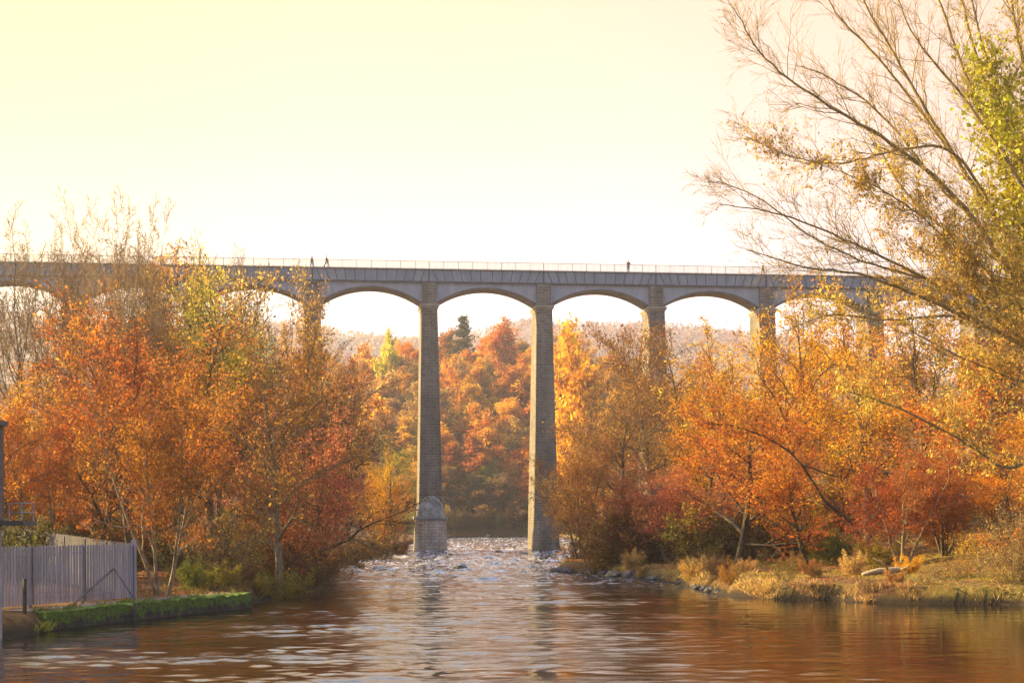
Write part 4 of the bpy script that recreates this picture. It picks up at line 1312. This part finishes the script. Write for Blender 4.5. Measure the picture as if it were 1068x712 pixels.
# --- the wooded slope beyond the aqueduct
hr = random.Random(15)
cnt = 0
hl = {'orange': 'orange tree', 'amber': 'amber orange tree', 'rust': 'rust brown tree', 'tan': 'tan tree', 'gold': 'golden tree', 'pink': 'pinkish brown tree', 'brown': 'brown tree', 'dull': 'dull brown tree'}
spots = []
for row in range(15):
    Y = 375 + row * 9
    xw = 108 + row * 2
    st = 8.2 + row * .35
    x = -78 - row * 3 + hr.uniform(0, 6)
    while x < xw:
        px = 534 + F * x / Y
        vis = 330 < px < 720
        if vis: spots.append((x + hr.uniform(-2, 2), Y + hr.uniform(-3.5, 3.5), row))
        x += st * hr.uniform(.85, 1.2)
for (x, y, row) in spots:
    px = 534 + F * x / y
    if px < 440: c = hr.choice(['tan', 'tan', 'gold', 'gold', 'brown'])
    elif row < 2: c = hr.choice(['dull', 'brown', 'olive', 'rust'])
    elif px > 590: c = hr.choice(['gold', 'gold', 'orange', 'tan'])
    else: c = hr.choice(['amber', 'amber', 'amber', 'orange', 'gold', 'gold', 'rust', 'tan'])
    zb = gz(x, y); h = hr.uniform(10.5, 16) * (.8 if row < 2 else 1)
    where = 'wooded hillside seen between the two river piers' if 455 < px < 560 else ('pale wooded slope seen left of the river piers' if px <= 455 else 'wooded slope seen right of the river piers')
    lab = (hl.get(c, 'olive green tree')) + ' among others on the ' + where
    plant('hillside_tree', 'hill', hr.randrange(5), x, y, zb + h, c, 'mid', lab, 'tree', 'trees on the ' + where, width=h * hr.uniform(.85, 1.15))
    cnt += 1


def hillT(px, Y, top, kind, v, col, lab, w, **kw):
    x = (px - 534) * Y / F
    return plant(kw.pop('name', 'hillside_tree'), kind, v, x, Y, CH + (HZ - top) * Y / F, col, 'mid', lab, kw.pop('cat', 'tree'), None, width=w * Y / F, **kw)


hillT(484, 478, 330, 'conifer', 0, 'dark', 'dark conifer standing highest on the skyline between the two river piers', 36, name='conifer_tree', cat='conifer')
hillT(532, 470, 329, 'hill', 0, 'orange', 'brightest orange crown on the skyline near the right river pier', 52)
hillT(410, 455, 338, 'hill', 1, 'lime', 'bright yellow tree standing alone left of the left river pier', 34)
hillT(548, 385, 482, 'hill', 1, (.85, .30, .03), 'glowing orange gold bush low beside the right river pier', 42)
hillT(625, 300, 322, 'hill', 2, 'gold', 'golden tree filling the lower part of the third arch', 110)
hillT(508, 385, 520, 'hill', 3, 'green', 'dark green evergreen bush at the foot of the far hillside', 60)

for k in range(40):
    px = 345 + k * 7.5 + hr.uniform(-4, 4); x = (px - 534) * 373 / F; Y = 373 + 6 * math.sin(x * .05) + hr.uniform(.5, 3.5)
    x = (px - 534) * Y / F
    plant('bush', 'bush', k % 3, x, Y, gz(x, Y) + hr.uniform(3, 6.5), hr.choice(['dull', 'brown', 'dull', 'olive', 'tan']), 'mid',
          'shaded brown scrub along the foot of the far bank beyond the aqueduct', 'bush', 'scrub along the far bank')

# woods covering the far ridge: nobody could count them
fr = np.random.RandomState(2)
nf = 9000
X = fr.uniform(-700, 900, nf); Y = fr.uniform(1000, 1760, nf); Z = ground_z(X, Y)
keep = (wav(X, Y, 180, 3) + .25 * fr.normal(size=nf)) > -.6
X, Y, Z = X[keep], Y[keep], Z[keep]
LPs = []
for k in range(26):
    q = fr.normal(size=(len(X), 3)); q /= np.linalg.norm(q, axis=1)[:, None]
    LPs.append(np.stack([X + q[:, 0] * 4.5, Y + q[:, 1] * 4.5, Z + 5.5 + q[:, 2] * 4.5], 1))
V, Q = leaf_quads(np.concatenate(LPs), 2.6, fr)
fw = mesh_obj('distant_woods', arrays_mesh('distant_woods', V, Q), M['leaf']); fw.color = (.42, .26, .19, 1)
tag(fw, 'leafless woods and hedges on the far hazy ridge', 'woods', kind='stuff')

# --- ground cover
def blades(name, spots, rs, hmin, hmax, w, mat, col, label, kind='stuff', cat='grass', lean=.35):
    n = len(spots); P = np.array(spots)
    h = rs.uniform(hmin, hmax, n)[:, None]; az = rs.uniform(0, 6.283, n)
    s = np.stack([np.cos(az), np.sin(az), np.zeros(n)], 1); b = rs.normal(size=(n, 3)) * lean; b[:, 2] = 1; b /= np.linalg.norm(b, axis=1)[:, None]
    a0 = P - s * w; a1 = P + s * w; mid = P + b * h * .6; tip = P + b * h + s * 0 + np.stack([b[:, 0], b[:, 1], -.2 * np.ones(n)], 1) * h * .35
    V = np.stack([a0, a1, mid + s * w * .6, tip], 1).reshape(-1, 3)
    o = mesh_obj(name, arrays_mesh(name, V, np.arange(4 * n).reshape(-1, 4)), mat); o.color = (*col, 1)
    return tag(o, label, cat, kind=kind)


gs = np.random.RandomState(6)


def scatter(n, y0, y1, dfun, x0, x1, side, mask=None):
    Y = gs.uniform(y0, y1, n); e = np.interp(Y, RY, RX) if side > 0 else np.interp(Y, LY, LX)
    d = dfun(n); X = e + side * d
    k = (X > x0) & (X < x1)
    if mask is not None: k &= mask(X, Y)
    X, Y = X[k], Y[k]
    return np.stack([X, Y, ground_z(X, Y) - .02], 1)


tuft = lambda X, Y: wav(X, Y, 2.0, 2) + .6 * wav(X, Y, 6, 9) + gs.normal(size=len(X)) * .14 > .18
tuft2 = lambda X, Y: wav(X, Y, 4.0, 14) + .5 * wav(X, Y, 11, 4) + gs.normal(size=len(X)) * .15 > .3
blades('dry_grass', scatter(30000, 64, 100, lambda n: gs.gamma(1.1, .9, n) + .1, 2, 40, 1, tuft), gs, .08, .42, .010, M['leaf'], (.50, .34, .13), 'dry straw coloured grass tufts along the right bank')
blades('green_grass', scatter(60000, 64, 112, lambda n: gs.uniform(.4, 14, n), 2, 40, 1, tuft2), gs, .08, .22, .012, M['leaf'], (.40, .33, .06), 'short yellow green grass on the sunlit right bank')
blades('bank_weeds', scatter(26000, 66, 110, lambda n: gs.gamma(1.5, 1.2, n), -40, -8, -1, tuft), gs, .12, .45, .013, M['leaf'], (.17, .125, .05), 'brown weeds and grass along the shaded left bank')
mud = np.stack([gs.normal(-17.6, .25, 500), gs.normal(52.6, .35, 500), np.full(500, .05)], 1)
blades('mud_grass', mud, gs, .15, .5, .014, M['leaf'], (.30, .33, .05), 'small clump of yellow green grass growing at the near end of the mossy wall')
edge = []
for k in range(40):
    a, b2 = wp[k], wp[k + 1]
    for q in range(int(max(0, 16 + 26 * math.sin(k * 1.3) + 14 * math.sin(k * .47)))):
        t_ = gs.rand(); edge.append((a[0] + (b2[0] - a[0]) * t_ - .75 + gs.normal() * .12, a[1] + (b2[1] - a[1]) * t_ + .25, hts[k] - .03))
blades('wall_weeds', edge, gs, .08, .34, .012, M['leaf'], (.22, .22, .05), 'ragged weeds and grass along the back of the mossy wall', lean=.6)
top = []
for k in range(40):
    a, b2 = wp[k], wp[k + 1]
    for q in range(110):
        t = gs.rand(); s_ = gs.rand(); top.append((a[0] + (b2[0] - a[0]) * t - .62 * s_ * .92, a[1] + (b2[1] - a[1]) * t + .2 * s_, hts[k] - .02))
blades('wall_moss', top, gs, .02, .085, .014, M['leaf'], (.12, .24, .025), 'bright green moss and fine grass on top of the river wall', cat='moss', lean=.6)

LP = []
for side, n_, dmax in ((1, 26000, 22), (-1, 26000, 22)):
    Y = gs.uniform(62, 150, n_); e = np.interp(Y, RY, RX) if side > 0 else np.interp(Y, LY, LX); X = e + side * gs.uniform(.8, dmax, n_)
    k = wav(X, Y, 5, 8) + gs.normal(size=n_) * .3 > -.1
    X, Y = X[k], Y[k]; LP.append(np.stack([X, Y, ground_z(X, Y) + .03], 1))
P = np.concatenate(LP); n_ = len(P)
az = gs.uniform(0, 6.283, n_); u = np.stack([np.cos(az), np.sin(az), gs.uniform(-.3, .5, n_)], 1) * .1; v = np.stack([-np.sin(az), np.cos(az), gs.uniform(-.2, .4, n_)], 1) * .06
V = np.stack([P - u, P - v, P + u, P + v], 1).reshape(-1, 3)
fl = mesh_obj('fallen_leaves', arrays_mesh('fallen_leaves', V, np.arange(4 * n_).reshape(-1, 4)), M['leaf']); fl.color = (.36, .14, .05, 1)
tag(fl, 'brown and orange fallen leaves scattered over both banks', 'leaves', kind='stuff')

# ------------------------------------------------------------------ light, sky, air
EL = R(25); SAZ = Vector((-.955, .295, 0)).normalized()
SD = Vector((SAZ.x * math.cos(EL), SAZ.y * math.cos(EL), math.sin(EL)))
sl = bpy.data.lights.new('sun', 'SUN'); sl.energy = 5; sl.angle = R(.5); sl.color = (1, .72, .31)
so_ = bpy.data.objects.new('sun', sl); link(so_); so_.rotation_euler = SD.to_track_quat('Z', 'Y').to_euler(); so_.location = (-60, 60, 90)

w = bpy.data.worlds.new('World'); sc.world = w; w.use_nodes = True
nt = w.node_tree
for n_ in list(nt.nodes): nt.nodes.remove(n_)
wo = nt.nodes.new('ShaderNodeOutputWorld')
sky = nt.nodes.new('ShaderNodeTexSky'); sky.sky_type = 'NISHITA'; sky.sun_disc = False
sky.sun_elevation = EL; sky.sun_rotation = math.atan2(SAZ.x, SAZ.y); sky.dust_density = 2.0
bg1 = nt.nodes.new('ShaderNodeBackground'); bg1.inputs[1].default_value = .08
nt.links.new(sky.outputs[0], bg1.inputs[0])
tc = nt.nodes.new('ShaderNodeTexCoord'); sx = nt.nodes.new('ShaderNodeSeparateXYZ'); nt.links.new(tc.outputs['Generated'], sx.inputs[0])
# a bright thin veil of haze low in the sky, yellower round the sun
veil = ramp(nt, sx.outputs['Z'], [(.0, (.78, .745, .82)), (.10, (.62, .565, .60)), (.18, (.40, .315, .285)), (.26, (.34, .240, .192)), (.345, (.32, .214, .148)), (.43, (.55, .52, .58)), (.60, (.60, .67, .92))])
dp = nt.nodes.new('ShaderNodeVectorMath'); dp.operation = 'DOT_PRODUCT'; nt.links.new(tc.outputs['Generated'], dp.inputs[0])
gd = Vector((-.62, .72, .30)).normalized(); dp.inputs[1].default_value = gd
glow = ramp(nt, dp.outputs['Value'], [(.72, 0), (.86, .35), (.97, 1)])
veil = mixc(nt, glow, veil, mixc(nt, 1.0, veil, (1.02, .95, .60), 'MULTIPLY'))
# the sky is brightest on the sun's side and much dimmer behind the camera
veil = mixc(nt, 1.0, veil, ramp(nt, math_n(nt, 'ADD', math_n(nt, 'MULTIPLY', dp.outputs['Value'], .5), .5), [(.0, (.22, .29, .42)), (.45, (.32, .37, .47)), (.72, .95), (.92, 1.15)]), 'MULTIPLY')
bg2 = nt.nodes.new('ShaderNodeBackground'); bg2.inputs[1].default_value = 1.0; nt.links.new(veil, bg2.inputs[0])
mxs = nt.nodes.new('ShaderNodeMixShader')
nt.links.new(ramp(nt, sx.outputs['Z'], [(.40, 1), (.85, .3)]), mxs.inputs[0])
nt.links.new(bg1.outputs[0], mxs.inputs[1]); nt.links.new(bg2.outputs[0], mxs.inputs[2])
nt.links.new(mxs.outputs[0], wo.inputs['Surface'])

# the sunny autumn haze
hm, hnt, hout = new_mat('haze')
pv = hnt.nodes.new('ShaderNodeVolumePrincipled'); pv.inputs['Density'].default_value = .0003; pv.inputs['Color'].default_value = (.92, .95, 1, 1); pv.inputs['Anisotropy'].default_value = .6
hm.cycles.homogeneous_volume = True
hnt.links.new(pv.outputs[0], hout.inputs['Volume'])
mb = MB(); mb.box(-1100, 1100, -290, 1790, -3, 262)
hz = mb.build('haze', hm); tag(hz, 'thin warm haze filling the valley', 'haze', kind='stuff')

# ------------------------------------------------------------------ camera and picture
cam = bpy.data.cameras.new('camera'); co_ = bpy.data.objects.new('camera', cam); link(co_)
co_.location = (0, 0, CH); co_.rotation_euler = (R(90), R(.28), 0)
cam.sensor_width = 36; cam.lens = 36 * F / 1068; cam.shift_y = (HZ - 356) / 1068
cam.clip_start = .5; cam.clip_end = 12000
sc.camera = co_
vs = sc.view_settings; vs.view_transform = 'Standard'; vs.look = 'None'; vs.exposure = 1.85; vs.gamma = 1; vs.use_curve_mapping = False
cy = sc.cycles
cy.max_bounces = 6; cy.diffuse_bounces = 3; cy.glossy_bounces = 2; cy.transmission_bounces = 3; cy.volume_bounces = 0; cy.transparent_max_bounces = 4
cy.use_denoising = True
cy.denoising_prefilter = 'ACCURATE'
cy.sample_clamp_indirect = 6
